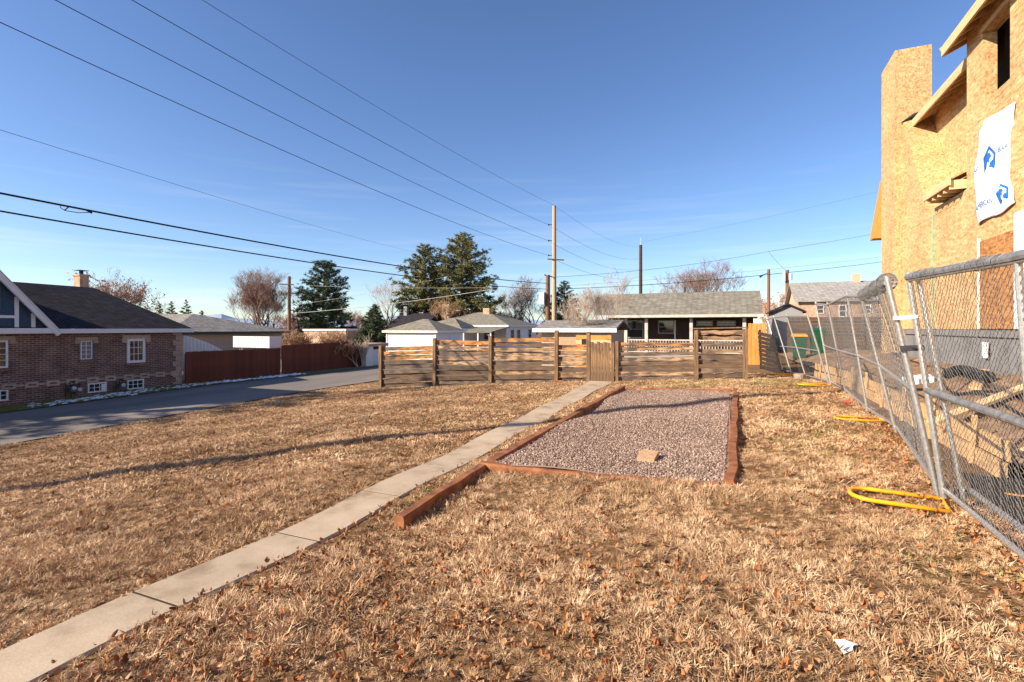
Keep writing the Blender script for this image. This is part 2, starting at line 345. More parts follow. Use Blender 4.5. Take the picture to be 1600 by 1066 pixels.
def dup(root, loc, label=None, group=None, rotz=None, scale=None):
    r = root.copy(); COL.objects.link(r); r.location = loc
    if rotz is not None: r.rotation_euler = (0, 0, rotz)
    if scale is not None: r.scale = scale if hasattr(scale, '__len__') else (scale,)*3
    if label: r['label'] = label
    if group: r['group'] = group
    for ch in list(root.children):
        c = ch.copy(); COL.objects.link(c); c.parent = r
        for g in list(ch.children):
            d = g.copy(); COL.objects.link(d); d.parent = c
    return r

# ------------------------------------------------------------------ ground, street, path, site dirt
xs = sorted(set(KX[1:-1] + [-3000, -600, -200, -100, 3000, 600, 200, 100, 60, 15, 10, 6, 5] + list(np.arange(-22, 2.5, .5)) + [-30, -45, -14.4, -12, 2.05, 2.3]))
ys = sorted(set([-3000, -600, -200, -60, -30, -20, -15, -10, -5, -2] + list(np.arange(0, 18, .5)) + [15, 17, 19, 22, 25, 30, 35, 40, 60, 100, 200, 600, 3000]))
grid_sheet('ground', xs, ys, 0, 'lawn_soil')
sy = sorted(set([-200, -60, -30, -20, -15, -10, -5, -2] + list(np.arange(0, 16, 1.0)) + [15, 17, 19, 22, 25, 30, 35, 40, 60, 100, 200, 600]))
grid_sheet('street', [-20.9, -20.4, -19.5, -18, -16.5, -15.7, -15.4], sy, .03, 'asphalt')
vy = sorted(set(list(np.arange(-6, 16, 1.0)) + [15, 17, 19, 22, 25, 30, 35, 40]))
grid_sheet('verge', [-22.6, -22, -21.5, -20.92], vy, .05, 'verge_soil')
def board_x(Y): return np.interp(Y, [1, 5, 6.4, 9.2, 12.2, 15.2, 18.0, 30], [2.2, 2.25, 2.42, 2.50, 2.62, 2.66, 2.3, 2.1])
def sz(X, Y):
    X = np.asarray(X, float); Y = np.asarray(Y, float); q = X-board_x(Y)
    edge = np.interp(Y, [4, 5.5, 6.4, 16, 18, 24], [.0, .05, .24, .24, .2, .1])
    z = edge+np.interp(q, [0, 1.45, 5], [0, .5, .52])*np.interp(Y, [4, 7, 22, 26], [.3, 1, 1, .5])
    return z+.03+np.interp(q, [.1, .4], [0, 1])*(.03*(np.sin(X*4.1+Y*2.3)+np.sin(Y*3.7-X*2.2))+.04*np.sin(Y*1.1+X))
du = np.array([.045, .1, .25]+list(np.arange(.45, 5.9, .2))); dY = np.arange(1.0, 30.1, .25)
DX = board_x(dY)[:, None]+du[None, :]; DY = np.repeat(dY[:, None], len(du), 1); v = np.stack([DX, DY, sz(DX, DY)], -1).reshape(-1, 3); nx = len(du)
me = bpy.data.meshes.new('construction_dirt'); me.from_pydata(v.tolist(), [], [(b_*nx+a, b_*nx+a+1, (b_+1)*nx+a+1, (b_+1)*nx+a) for b_ in range(len(dY)-1) for a in range(nx-1)]); me.materials.append(MATS['site_dirt']); me.polygons.foreach_set('use_smooth', [True]*len(me.polygons))
cd = bpy.data.objects.new('construction_dirt', me); COL.objects.link(cd); cd['kind'] = 'structure'
def path_left(Y): return np.interp(Y, [1.0, 3.5, 13, 16.4], [-3.50, -3.52, -3.98, -4.30])
def path_right(Y): return np.interp(Y, [1.0, 3.5, 13, 16.4], [-3.05, -3.04, -3.38, -3.52])
pathroot = thing('garden_path', 'narrow straight concrete slab path leading to the gate', 'path', (-3.3, 3, TZ(-3.3, 3))); pathroot['kind'] = 'structure'
yy = .9
k = 0
while yy < 16.3:
    y1 = min(yy+1.13, 16.4); mb = MB(); d = 0
    seg = np.linspace(yy+.011, y1-.011, 5)
    for a, c in zip(seg[:-1], seg[1:]):
        pl, pr = (float(path_left(a)), float(path_left(c))), (float(path_right(a)), float(path_right(c)))
        z0, z1 = TZ((pl[0]+pr[0])/2, a)+.03+d, TZ((pl[1]+pr[1])/2, c)+.03+d
        o = len(mb.v)
        mb.v += [(pl[0], a, z0-.012), (pl[0]+.015, a, z0), (pr[0]-.015, a, z0), (pr[0], a, z0-.012), (pr[0], a, z0-.12), (pl[0], a, z0-.12),
                 (pl[1], c, z1-.012), (pl[1]+.015, c, z1), (pr[1]-.015, c, z1), (pr[1], c, z1-.012), (pr[1], c, z1-.12), (pl[1], c, z1-.12)]
        mb.f += [(o+i, o+(i+1) % 6, o+6+(i+1) % 6, o+6+i) for i in range(6)]
        if a == seg[0]: mb.f.append(tuple(o+i for i in range(6)))
        if c == seg[-1]: mb.f.append(tuple(o+11-i for i in range(6)))
    mb.build('slab', 'path_concrete', pathroot)
    if y1 < 16.3:
        pl, pr = float(path_left(y1)), float(path_right(y1)); z0 = TZ((pl+pr)/2, y1)+.03-.004; MB().box(pl+.01, pr-.01, y1-.0105, y1+.0105, z0-.1, z0).build('joint', 'joint_dirt', pathroot)
    yy = y1; k += 1

# ------------------------------------------------------------------ distant hills
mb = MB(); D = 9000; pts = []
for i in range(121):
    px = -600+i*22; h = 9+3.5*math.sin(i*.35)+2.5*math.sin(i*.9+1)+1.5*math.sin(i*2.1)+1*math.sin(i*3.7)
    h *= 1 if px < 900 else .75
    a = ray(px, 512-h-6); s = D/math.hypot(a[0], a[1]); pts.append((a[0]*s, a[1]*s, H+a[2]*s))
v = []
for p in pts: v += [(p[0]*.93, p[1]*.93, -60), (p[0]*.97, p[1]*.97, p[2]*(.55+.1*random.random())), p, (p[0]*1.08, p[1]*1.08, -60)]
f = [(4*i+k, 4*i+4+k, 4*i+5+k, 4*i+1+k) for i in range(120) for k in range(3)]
tag(mb.add(v, f).build('hills', 'hills_haze'), None, None, kind='structure')

# ------------------------------------------------------------------ gravel bed with timber edging
BX0, BX1, BY0, BY1 = -2.62, -.02, 5.45, 13.4
def timber(name, a, b, w, h, parent=None, seg=8, label=None, wob=.012):
    a = Vector(a); b = Vector(b); mb = MB(); d = (b-a); dn = d.normalized(); r = Vector((dn.y, -dn.x, 0)).normalized()
    prevring = None; o = len(mb.v)
    prof = [(-.5, -1), (-.5, -.12), (-.40, 0), (.40, 0), (.5, -.12), (.5, -1)]
    for i in range(seg+1):
        p = a+d*i/seg+r*random.uniform(-wob, wob)+Vector((0,0,random.uniform(-wob, wob)*.5))
        for (q, z) in prof: mb.v.append(tuple(p+r*q*w+Vector((0,0,z*h))))
    for i in range(seg):
        for k in range(6): mb.f.append((o+i*6+k, o+i*6+(k+1) % 6, o+i*6+6+(k+1) % 6, o+i*6+6+k))
    mb.f.append(tuple(o+i for i in range(6))); mb.f.append(tuple(o+seg*6+5-i for i in range(6)))
    return mb.build(name, 'timber', parent)
bed = thing('gravel_bed', 'rectangular pink gravel bed edged with rust brown timbers', 'gravel bed', (-1.3, 9, -.1))
timber('timber', (BX0, BY0+.02, -.05), (BX0, 9.4, -.04), .13, .28, bed); timber('timber', (BX0, 9.42, -.03), (BX0-.02, BY1+.05, -.02), .13, .28, bed)
timber('timber', (BX1, BY0-.05, .02), (BX1+.04, 9.6, .05), .11, .24, bed, wob=.02); timber('timber', (BX1+.05, 9.62, .05), (BX1+.08, BY1+.05, .05), .11, .24, bed)
timber('timber', (BX0-.1, BY0-.06, -.08), (-1.5, BY0-.10, -.055), .11, .2, bed); timber('timber', (-1.49, BY0-.10, -.06), (BX1-.1, BY0-.12, -.005), .10, .2, bed)
timber('timber', (BX0+.1, BY1, -.06), (BX1-.02, BY1+.05, .0), .12, .22, bed)
def bz(X, Y): return np.interp(X, [BX0, BX1], [-.13, -.05])+.018*(np.sin(np.asarray(X)*3+np.asarray(Y)*1.3)+np.sin(np.asarray(Y)*2.2-np.asarray(X)))
# the bed's own floor
xs2 = np.linspace(BX0+.05, BX1-.02, 18); ys2 = np.linspace(BY0-.1, BY1-.02, 50)
fl = grid_sheet('gravel_floor', xs2, ys2, .03, 'gravel', kind=None, fn=bz); attach(fl, bed)
edge = timber('landscape_timber', (-2.62, 3.62, -.105), (-2.68, 5.36, -.09), .10, .2)
tag(edge, 'single rust brown timber lying in grass in front of the gravel bed', 'timber')
pb = MB().hexa([(-1.02,6.0,-.06),(-.82,5.98,-.06),(-.80,6.2,-.02),(-1.0,6.22,-.02),(-1.02,6.0,.0),(-.82,5.98,.0),(-.80,6.2,.05),(-1.0,6.22,.05)])
tag(pb.build('paver', 'paver_tan'), 'flat tan square paver lying alone on the gravel', 'paver')

# ------------------------------------------------------------------ wooden fence and gate
FY = 16.5
FR = random.Random(5)
def woven_panel(root, x0, x1, ztop0, ztop1, zb0, zb1, nb, cover=False, gap=.012):
    Lh = x1-x0
    for k in range(nb):
        f0 = k/nb; f1 = (k+1)/nb
        mb = MB(); seg = 8; side = 1 if k % 2 == 0 else -1; o = 0; th = .02
        j0 = random.uniform(-.022, .022); j1 = random.uniform(-.022, .022)
        for i in range(seg+1):
            q = i/seg; x = x0+Lh*q
            zt = ztop0+(ztop1-ztop0)*q; zb = zb0+(zb1-zb0)*q
            lo = zb+(zt-zb)*f0+gap*random.uniform(.2, 1.6)+(j0*(1-q)+j1*q); hi = zb+(zt-zb)*f1-gap*random.uniform(.2, 1.6)+(j0*(1-q)+j1*q)
            y = FY+side*(.012+.022*math.sin(PI*q))+random.uniform(-.003, .003)+random.uniform(-.004, .004)
            mb.v += [(x, y-th/2, lo), (x, y+th/2, lo), (x, y+th/2, hi), (x, y-th/2, hi)]
        for i in range(seg):
            for c in range(4): mb.f.append((i*4+c, i*4+(c+1) % 4, i*4+4+(c+1) % 4, i*4+4+c))
        mb.f.append((0, 3, 2, 1)); e = seg*4; mb.f.append((e, e+1, e+2, e+3))
        ob = mb.build('board', 'fence_wood', root, loc=((x0+x1)/2, FY, (zb0+ztop0)/2+k*.15))
        grey, tan_, org, drk = (.165, .115, .08), (.38, .245, .14), (.46, .21, .065), (.10, .064, .042)
        q = k/(nb-1); ch = FR.random()
        cbase = (org if ch < .6 else tan_) if q > .9 else (tan_ if ch < .45 else org if ch < .68 else grey) if q > .45 else (grey if ch < .55 else drk if ch < .8 else tan_)
        fq = FR.uniform(.75, 1.2); ob.color = (*[c_*fq for c_ in cbase], 1)
def post(root, x, zt, zb, w=.12, y=None):
    y = FY-.045 if y is None else y
    p = MB().hexa([(x-w/2,y-w/2,zb-.15),(x+w/2,y-w/2,zb-.15),(x+w/2,y+w/2,zb-.15),(x-w/2,y+w/2,zb-.15),
                   (x-w/2+.005,y-w/2,zt),(x+w/2,y-w/2,zt+.01),(x+w/2,y+w/2,zt),(x-w/2,y+w/2,zt-.008)])
    return p.build('post', 'post_wood', root, loc=(x, y, (zt+zb)/2))
fl_ = thing('wooden_fence', 'weathered woven board fence left of the vertical plank gate', 'fence', (-8.5, FY, TZ(-8.5, FY)))
PX = [(-12.72, .80, -.93), (-10.25, 1.10, -.68), (-7.93, 1.20, -.53), (-5.46, 1.40, -.38), (-4.36, 1.36, -.32)]
for (x, zt, zb) in PX: post(fl_, x, zt, zb)
woven_panel(fl_, -12.66, -10.31, .76, .82, -.90, -.68, 9)
woven_panel(fl_, -10.19, -7.99, 1.02, 1.03, -.66, -.54, 9)
woven_panel(fl_, -7.87, -5.52, 1.14, 1.14, -.52, -.38, 10)
woven_panel(fl_, -5.40, -4.42, .92, .92, -.37, -.33, 7)
fr = thing('wooden_fence', 'shorter open slat board fence right of the plank gate', 'fence', (-1.5, FY, TZ(-1.5, FY)))
post(fr, -3.42, 1.06, -.25, .10); post(fr, -1.02, 1.42, -.07, .12); post(fr, .34, 1.46, .0, .14)
woven_panel(fr, -3.36, -1.09, 1.06, 1.08, -.24, -.10, 8, gap=.022)
woven_panel(fr, -.95, .27, 1.45, 1.46, -.06, .0, 8, gap=.034)
MB().bar((-1.1, FY-.03, 1.47), (.43, FY-.03, 1.505), .15, .035).build('cap_rail', 'post_wood', fr)
gt = thing('plank_gate', 'narrow gate of rough vertical planks at the path end', 'gate', (-3.9, FY-.05, TZ(-3.9, FY)))
gx = -4.27
for k in range(7):
    wd = random.uniform(.095, .125); zt = 1.02+random.uniform(-.03, .05); a = random.uniform(-.008, .008); zb_ = -.27
    MB().hexa([(gx,FY-.13,zb_),(gx+wd-.008,FY-.13,zb_),(gx+wd-.008,FY-.11,zb_),(gx,FY-.11,zb_),(gx+a,FY-.13,zt),(gx+wd-.008+a,FY-.13,zt-.015),(gx+wd-.008+a,FY-.11,zt-.015),(gx+a,FY-.11,zt)]).build('plank', 'post_wood', gt, loc=(gx, FY-.12, .4))
    gx += wd
for z in (-.05, .75): MB().box(-4.25, -3.5, FY-.108, FY-.07, z, z+.09).build('cross_rail', 'post_wood', gt)
MB().box(-4.62, -4.36, FY+.06, FY+.20, .93, 1.12).build('lock_box', 'black_plastic', fl_)
tag(MB().hexa([(-5.52,FY-.34,-.36),(-5.15,FY-.30,-.34),(-5.15,FY-.18,-.34),(-5.52,FY-.2,-.36),(-5.52,FY-.34,-.27),(-5.15,FY-.30,-.25),(-5.15,FY-.18,-.25),(-5.52,FY-.2,-.27)]).build('wood_block', 'timber'), 'short brown wood block at the foot of the weathered fence post', 'wood block')

# ------------------------------------------------------------------ building helpers
def hip_roof(par, x0, x1, y0, y1, z, rise, mat, oh=.35, axis='X', inset=None, fascia=True, fm='white_trim'):
    x0 -= oh; x1 += oh; y0 -= oh; y1 += oh; cx, cy = (x0+x1)/2, (y0+y1)/2
    if axis == 'X': i = (y1-y0)/2 if inset is None else inset; a, b = (x0+i, cy, z+rise), (x1-i, cy, z+rise)
    else: i = (x1-x0)/2 if inset is None else inset; a, b = (cx, y0+i, z+rise), (cx, y1-i, z+rise)
    v = [(x0,y0,z),(x1,y0,z),(x1,y1,z),(x0,y1,z), a, b]
    if axis == 'X': f = [(0,1,5,4),(1,2,5),(2,3,4,5),(3,0,4),(0,3,2,1)]
    else: f = [(0,1,4),(1,2,5,4),(2,3,5),(3,0,4,5),(0,3,2,1)]
    if (Vector(a)-Vector(b)).length < .02:
        v = v[:5]; f = [(0,1,4),(1,2,4),(2,3,4),(3,0,4),(0,3,2,1)]
    r = MB().add(v, f).build('roof', mat, par)
    if fascia:
        m_ = MB(); h = .16; e = .02
        m_.box(x0-e, x1+e, y0-e, y0+.02, z-h, z-.004); m_.box(x0-e, x1+e, y1-.02, y1+e, z-h, z-.004)
        m_.box(x0-e, x0+.02, y0+.021, y1-.021, z-h, z-.004); m_.box(x1-.02, x1+e, y0+.021, y1-.021, z-h, z-.004)
        m_.build('fascia', fm, par)
    return r
def gable_roof(par, x0, x1, y0, y1, z, rise, mat, oh=.35, axis='X', th=.12, fm='white_trim'):
    x0 -= oh; x1 += oh; y0 -= oh; y1 += oh; cx, cy = (x0+x1)/2, (y0+y1)/2
    if axis == 'X':
        pr = [(x0,y0,z),(x0,cy,z+rise),(x0,y1,z),(x0,y1,z-th),(x0,cy,z+rise-th),(x0,y0,z-th)]; d = (x1-x0,0,0)
    else:
        pr = [(x0,y0,z),(cx,y0,z+rise),(x1,y0,z),(x1,y0,z-th),(cx,y0,z+rise-th),(x0,y0,z-th)]; d = (0,y1-y0,0)
    n = 6; p = [Vector(q) for q in pr]; p2 = [q+Vector(d) for q in p]
    f = [(i,(i+1)%6,6+(i+1)%6,6+i) for i in range(6)]+[(0,1,4,5),(1,2,3,4),(6,11,10,7),(7,10,9,8)]
    return MB().add(p+p2, f).build('roof', mat, par)
def wall_box(par, x0, x1, y0, y1, z0, z1, mat, name='wall'): return MB().box(x0, x1, y0, y1, z0, z1).build(name, mat, par)
def gable_fill(par, x0, x1, y0, y1, z, rise, mat, axis='X'):
    cx, cy = (x0+x1)/2, (y0+y1)/2
    if axis == 'X': poly = [(x0,y0,z),(x0,y1,z),(x0,cy,z+rise)]; d = (x1-x0,0,0)
    else: poly = [(x0,y0,z),(x1,y0,z),(cx,y0,z+rise)]; d = (0,y1-y0,0)
    return MB().prism(poly, d).build('gable', mat, par)
def win_x(par, X, y0, y1, z0, z1, glass='glass_dark', mull=(2, 3), fm='white_trim', fw=.06, side=1, bars=True):
    """window in a wall whose face lies at X, facing side*X"""
    s = side; w_ = MB()
    def bx(m_, a, b, ya, yb, za, zb): m_.box(min(X+s*a, X+s*b), max(X+s*a, X+s*b), ya, yb, za, zb)
    bx(w_, .002, .05, y0-fw, y0, z0-fw, z1+fw); bx(w_, .002, .05, y1, y1+fw, z0-fw, z1+fw)
    bx(w_, .002, .05, y0+.001, y1-.001, z1, z1+fw); bx(w_, .002, .05, y0+.001, y1-.001, z0-fw, z0)
    wn = w_.build('window', fm, par)
    g = MB(); bx(g, .004, .012, y0, y1, z0, z1); g.build('pane', glass, wn)
    if bars:
        q = MB()
        for i in range(1, mull[0]): yc = y0+(y1-y0)*i/mull[0]; bx(q, .013, .026, yc-.011, yc+.011, z0, z1)
        for i in range(1, mull[1]): zc = z0+(z1-z0)*i/mull[1]; bx(q, .014, .024, y0, y1, zc-.009, zc+.009)
        q.build('glazing_bar', fm, wn)
    return wn
def win_y(par, Y, x0, x1, z0, z1, glass='glass_dark', mull=(1, 2), fm='white_trim', fw=.07):
    w_ = MB().box(x0-fw, x0, Y-.05, Y-.002, z0-fw, z1+fw).box(x1, x1+fw, Y-.05, Y-.002, z0-fw, z1+fw).box(x0+.001, x1-.001, Y-.05, Y-.002, z1, z1+fw).box(x0+.001, x1-.001, Y-.05, Y-.002, z0-fw, z0)
    wn = w_.build('window', fm, par); MB().box(x0, x1, Y-.012, Y-.004, z0, z1).build('pane', glass, wn)
    q = MB(); ok = False
    for i in range(1, mull[0]): xc = x0+(x1-x0)*i/mull[0]; q.box(xc-.015, xc+.015, Y-.03, Y-.013, z0, z1); ok = True
    for i in range(1, mull[1]): zc = z0+(z1-z0)*i/mull[1]; q.box(x0, x1, Y-.028, Y-.014, zc-.02, zc+.02); ok = True
    if ok: q.build('glazing_bar', fm, wn)
    return wn

# ------------------------------------------------------------------ brick bungalow across the street
WX = -22.5
def wy(x): return atX(x, 512, WX)[1]
def wz(x, y): return atX(x, y, WX)[2]
bh = thing('brick_house', 'red brick house with dark hip roof and blue half timbered gable', 'house', (WX-4, 10, -1.1))
HE = wy(283); HN = 5.0; EZ = 1.36
wall_box(bh, -30.5, WX, HN, HE, -1.9, EZ, 'brick_red')
# hip roof of the main body
rx0, rx1, ry0, ry1 = -31.0, WX+.32, HN-.3, HE+.32
apx, apy, apz = -26.2, 13.6, 3.28
v = [(rx1,ry0,EZ+.1),(rx1,ry1,EZ+.1),(rx0,ry1,EZ+.1),(rx0,ry0,EZ+.1),(apx,apy,apz),(apx,HN+1.5,apz+.1)]
MB().add(v, [(0,1,4,5),(1,2,4),(2,3,5,4),(3,0,5),(0,3,2,1)]).build('roof', 'roof_dark', bh)
MB().box(rx1-.01, rx1+.03, ry0, ry1+.03, EZ-.07, EZ+.095).box(WX+.03, rx1-.012, ry0, ry1, EZ-.05, EZ-.03).box(rx0, rx1-.012, ry1, ry1+.03, EZ-.07, EZ+.095).build('fascia', 'white_trim', bh)
# front gable
gy1 = atX(86, 515, WX+.3)[1]; gz1 = EZ+.06; a0 = atX(0, 430, WX+.3); sl_ = (a0[2]-gz1)/(gy1-a0[1]); gpy = 7.75; gpz = gz1+(gy1-gpy)*sl_; gy0 = 2*gpy-gy1
gf = MB().prism([(WX+.02, gy0+.05, EZ+.06), (WX+.02, gy1-.05, EZ+.06), (WX+.02, gpy, gpz-.05)], (.16, 0, 0)).build('gable', 'blue_siding', bh)
MB().add([(WX+.42, gy0-.15, gz1-.1), (WX+.42, gpy, gpz+.1), (WX+.42, gy1+.12, gz1-.1), (-30, gy0-.15, gz1-.1), (-27.5, gpy, gpz+.1), (-30, gy1+.12, gz1-.1)], [(0,1,4,3), (1,2,5,4)]).build('gable_roof', 'roof_dark', bh, fix=False)
MB().bar((WX+.36, gy1+.1, gz1-.16), (WX+.36, gpy-.05, gpz+.03), .1, .2).bar((WX+.36, gy0-.1, gz1-.16), (WX+.36, gpy+.05, gpz+.03), .1, .2).build('barge_board', 'white_trim', bh)
MB().box(WX+.02, WX+.40, gy0-.1, gy1+.02, EZ-.06, EZ+.12).build('gable_sill', 'white_trim', bh)
def studz(y): return gpz-.1-abs(y-gpy)*sl_
for px in (26, 52):
    y_ = atX(px, 512, WX+.2)[1]; MB().box(WX+.181, WX+.215, y_-.055, y_+.055, EZ+.12, studz(y_)-.02).build('gable_stud', 'white_trim', bh)
y_ = atX(26, 512, WX+.2)[1]; zr = atX(10, 495, WX+.2)[2]
MB().box(WX+.181, WX+.21, gy0+1.6, y_-.056, zr-.045, zr+.045).build('gable_rail', 'white_trim', bh)
win_x(bh, WX+.19, 6.9, 8.78, zr+.25, zr+1.0, mull=(3, 2))
# chimney
cp = atS(127, 452, 28.5); mb = MB().box(cp[0]-.3, cp[0]+.3, cp[1]-.22, cp[1]+.22, 2.4, H+(512-432)/800*28.5)
mb.box(cp[0]-.34, cp[0]+.34, cp[1]-.26, cp[1]+.26, H+(512-432)/800*28.5, H+(512-429)/800*28.5)
ch = mb.build('chimney', 'brick_tan', bh); zc = H+(512-429)/800*28.5
MB().tube([(cp[0], cp[1], zc), (cp[0], cp[1], zc+.2)], .1, 8).box(cp[0]-.25, cp[0]+.25, cp[1]-.25, cp[1]+.25, zc+.2, zc+.23).build('chimney_cap', 'dark_metal', ch)
# roof vents
for px, py in ((128, 508), (100, 508)):
    p = atX(px, py, WX-.6); MB().box(p[0]-.16, p[0]+.14, p[1]-.16, p[1]+.16, p[2]-.4, p[2]+.14).build('roof_vent', 'dark_metal', bh)
# windows
def wwin(xa, xb, ya, yb, **kw):
    xm = (xa+xb)/2; zt, zb = wz(xm, ya), wz(xm, yb); return win_x(bh, WX, wy(xa), wy(xb), zb, zt, **kw), wy(xa), wy(xb), zb, zt
for (xa, xb, ya, yb, kw) in ((-22, 8, 535, 573, dict(mull=(3, 4))), (126.5, 141.5, 534, 560, dict(glass='glass_blind', mull=(2, 4), fw=.03)), (202, 222, 533, 563, dict(mull=(3, 3), fw=.1))):
    o, ya_, yb_, zb_, zt_ = wwin(xa, xb, ya, yb, **kw); f_ = kw.get('fw', .06)
    MB().box(WX+.052, WX+.075, ya_-f_-.18, yb_+f_+.18, zt_+f_+.002, zt_+f_+.14).box(WX+.003, WX+.075, ya_-f_-.2, ya_-f_-.02, zt_-.06, zt_+f_).box(WX+.003, WX+.075, yb_+f_+.02, yb_+f_+.2, zt_-.06, zt_+f_).box(WX+.003, WX+.051, ya_-f_-.18, yb_+f_+.18, zt_+f_+.002, zt_+f_+.14).build('lintel', 'tan_stone', bh)
    MB().box(WX+.002, WX+.09, ya_-f_-.05, yb_+f_+.05, zb_-f_-.12, zb_-f_-.01).build('window_sill', 'brick_red', bh)
for (xa, xb, ya, yb) in ((-18, 9, 612, 625), (138.5, 163.5, 600, 611), (200, 222, 595, 606)):
    wwin(xa, xb, ya, yb, mull=(3, 2), fw=.05)
p0, p1 = wy(157.5), wy(163.5)
MB().box(WX+.03, WX+.045, p0, p1, wz(160, 611), wz(160, 600)).build('vent_panel', 'white_paint', bh)
# band course with block ornaments
zb = wz(140, 594); zb = -.50
bcs = [wy(q) for q in (-14, 13, 49, 82, 112, 144, 172, 200, 225, 249.5, 272.5)]
for a, c in zip(bcs[:-1], bcs[1:]): MB().box(WX+.002, WX+.03, a+.195, c-.195, zb-.03, zb+.03).build('band_course', 'tan_stone', bh)
for px in (-14, 13, 49, 82, 112, 144, 172, 200, 225, 249.5, 272.5):
    yc = wy(px); m_ = MB().box(WX+.003, WX+.05, yc-.19, yc+.19, zb+.03, zb+.1).box(WX+.003, WX+.05, yc-.19, yc+.19, zb-.1, zb-.03).box(WX+.003, WX+.05, yc-.19, yc-.10, zb-.029, zb+.029).box(WX+.003, WX+.05, yc+.10, yc+.19, zb-.029, zb+.029)
    m_.build('stone_block', 'tan_stone', bh)
# quoins at the corner
z_ = -1.35; k = 0
while z_ < EZ-.1:
    h_ = min(.23, EZ-.075-z_); l_ = .38 if k % 2 else .26
    MB().box(WX-.25, WX+.035, HE-l_, HE+.03, z_, z_+h_-.012).build('quoin', 'tan_stone', bh); z_ += h_; k += 1
# meters on the wall
for px, hh in ((109, 608), (118, 610), (186, 603)):
    yc = wy(px); zc = wz(px, hh); mt = thing('gas_meter', 'grey gas meter on brick wall, ' + {109: 'leftmost of the three', 118: 'middle one of the three', 186: 'between the basement windows'}[px], 'gas meter', (WX+.2, yc, zc))
    MB().box(WX+.08, WX+.26, yc-.09, yc+.09, zc-.1, zc+.10).build('meter_body', 'transformer_dark', mt)
    MB().tube([(WX+.262, yc, zc+.05), (WX+.30, yc, zc+.05)], .07, 10).build('dial', 'transformer_grey', mt)
    MB().tube([(WX+.15, yc-.2, -1.3), (WX+.15, yc-.2, zc+.22), (WX+.15, yc-.06, zc+.22), (WX+.15, yc-.06, zc+.1)], .022, 6).tube([(WX-.02, yc+.06, zc+.24), (WX+.15, yc+.06, zc+.24), (WX+.15, yc+.06, zc+.1)], .022, 6).build('pipe', 'dark_metal', mt)

# ------------------------------------------------------------------ red plank fence with posts, beyond the house corner
FX = -22.3
rf = thing('red_plank_fence', 'red brown vertical plank fence running along the far street side', 'fence', (FX, 20, -1.05))
y0_, y1_ = HE+.14, atX(566, 580, FX)[1]
me0 = None; yv = y0_; i = 0
while yv < y1_:
    zt = np.interp(yv, [y0_, y0_+5, y0_+5.2, y1_], [.42, .40, .55, .62]); off = 0 if yv < y0_+5.1 else .06
    if me0 is None:
        me0 = MB().box(-.012, .012, -.066, .066, -.5, .5).build('plank', 'red_fence', rf, loc=(0,0,0)); o = me0
    else:
        o = me0.copy(); COL.objects.link(o)
    zb_ = -1.15; o.location = (FX+off+random.uniform(-.004, .004), yv, (zt+zb_)/2); o.scale = (1, 1, (zt-zb_)+random.uniform(-.015, .015)); yv += .14; i += 1
for yv in np.arange(y0_, y1_, 2.4): MB().box(FX-.11, FX-.02, yv-.045, yv+.045, -1.2, .35).build('fence_post', 'red_fence', rf)

# ------------------------------------------------------------------ houses behind the red fence
h2 = thing('bungalow', 'low tan house with pale grey hip roof behind the red fence', 'house', (-33, 23, -1.05))
pA = atS(385, 519, 34); wall_box(h2, pA[0]-14, pA[0]-.3, 19.5, 27.5, -1.1, 1.2, 'tan_stucco')
MB().add([(pA[0]+.2, 19, 1.25), (pA[0]+.2, 28, 1.25), (pA[0]-15, 28, 1.25), (pA[0]-15, 19, 1.25), (pA[0]-4.2, 23.5, 2.45), (pA[0]-11, 23.5, 2.45)], [(0,1,4), (1,2,5,4), (2,3,5), (3,0,4,5), (0,3,2,1)]).build('roof', 'roof_grey', h2)
MB().box(pA[0]+.2, pA[0]+.24, 18.98, 28, 1.08, 1.24).box(pA[0]-15, pA[0]+.2, 18.95, 18.99, 1.08, 1.24).build('fascia', 'dark_metal', h2)
wf = thing('corrugated_screen', 'white corrugated sheet screen leaning down behind the red gate', 'screen', (-24.5, 17.5, -1.05))
a_ = atX(286, 527, -24.2); b_ = atX(347, 549, -24.2)
nn = 44; v = []
for i in range(nn+1):
    q = i/nn; y = a_[1]+(b_[1]-a_[1])*q; x = -24.2+.035*math.cos(i*PI/2); zt = a_[2]+(b_[2]-a_[2])*q**1.4+.08
    v += [(x, y, -1.1), (x, y, zt), (x-.02, y, -1.1), (x-.02, y, zt)]
f = []
for i in range(nn): o = 4*i; f += [(o, o+4, o+5, o+1), (o+2, o+3, o+7, o+6), (o+1, o+5, o+7, o+3), (o, o+2, o+6, o+4)]
MB().add(v, f).build('sheet', 'white_paint', wf)
# white slatted canopy
cn = thing('canopy', 'white slatted canopy on posts above the red fence', 'canopy', (-25.5, 21.5, -1.05))
c0 = atY(364, 526, 21); c1 = atY(421, 527, 21); c2 = atX(440, 527, c1[0]+.02); zt, zb_ = c0[2]+.02, c0[2]-.62
mb = MB()
for (p, q) in ((c0, c1), (c1, c2)):
    for i in range(16):
        A = Vector(p).lerp(Vector(q), i/16+.004); B = Vector(p).lerp(Vector(q), (i+1)/16-.004)
        MB().hexa([(A.x, A.y, zb_), (B.x, B.y, zb_), (B.x-.02, B.y+.03, zb_), (A.x-.02, A.y+.03, zb_), (A.x, A.y, zt), (B.x, B.y, zt), (B.x-.02, B.y+.03, zt), (A.x-.02, A.y+.03, zt)]).build('slat', 'white_paint', cn)
MB().prism([(c0[0], c0[1]+.04, zt-.1), (c1[0]-.04, c1[1]+.04, zt-.1), (c2[0]-.05, c2[1]+.04, zt-.1), (c0[0]+(c2[0]-c1[0]), c0[1]+(c2[1]-c1[1]), zt-.1)], (0, 0, .06)).build('canopy_top', 'white_paint', cn)
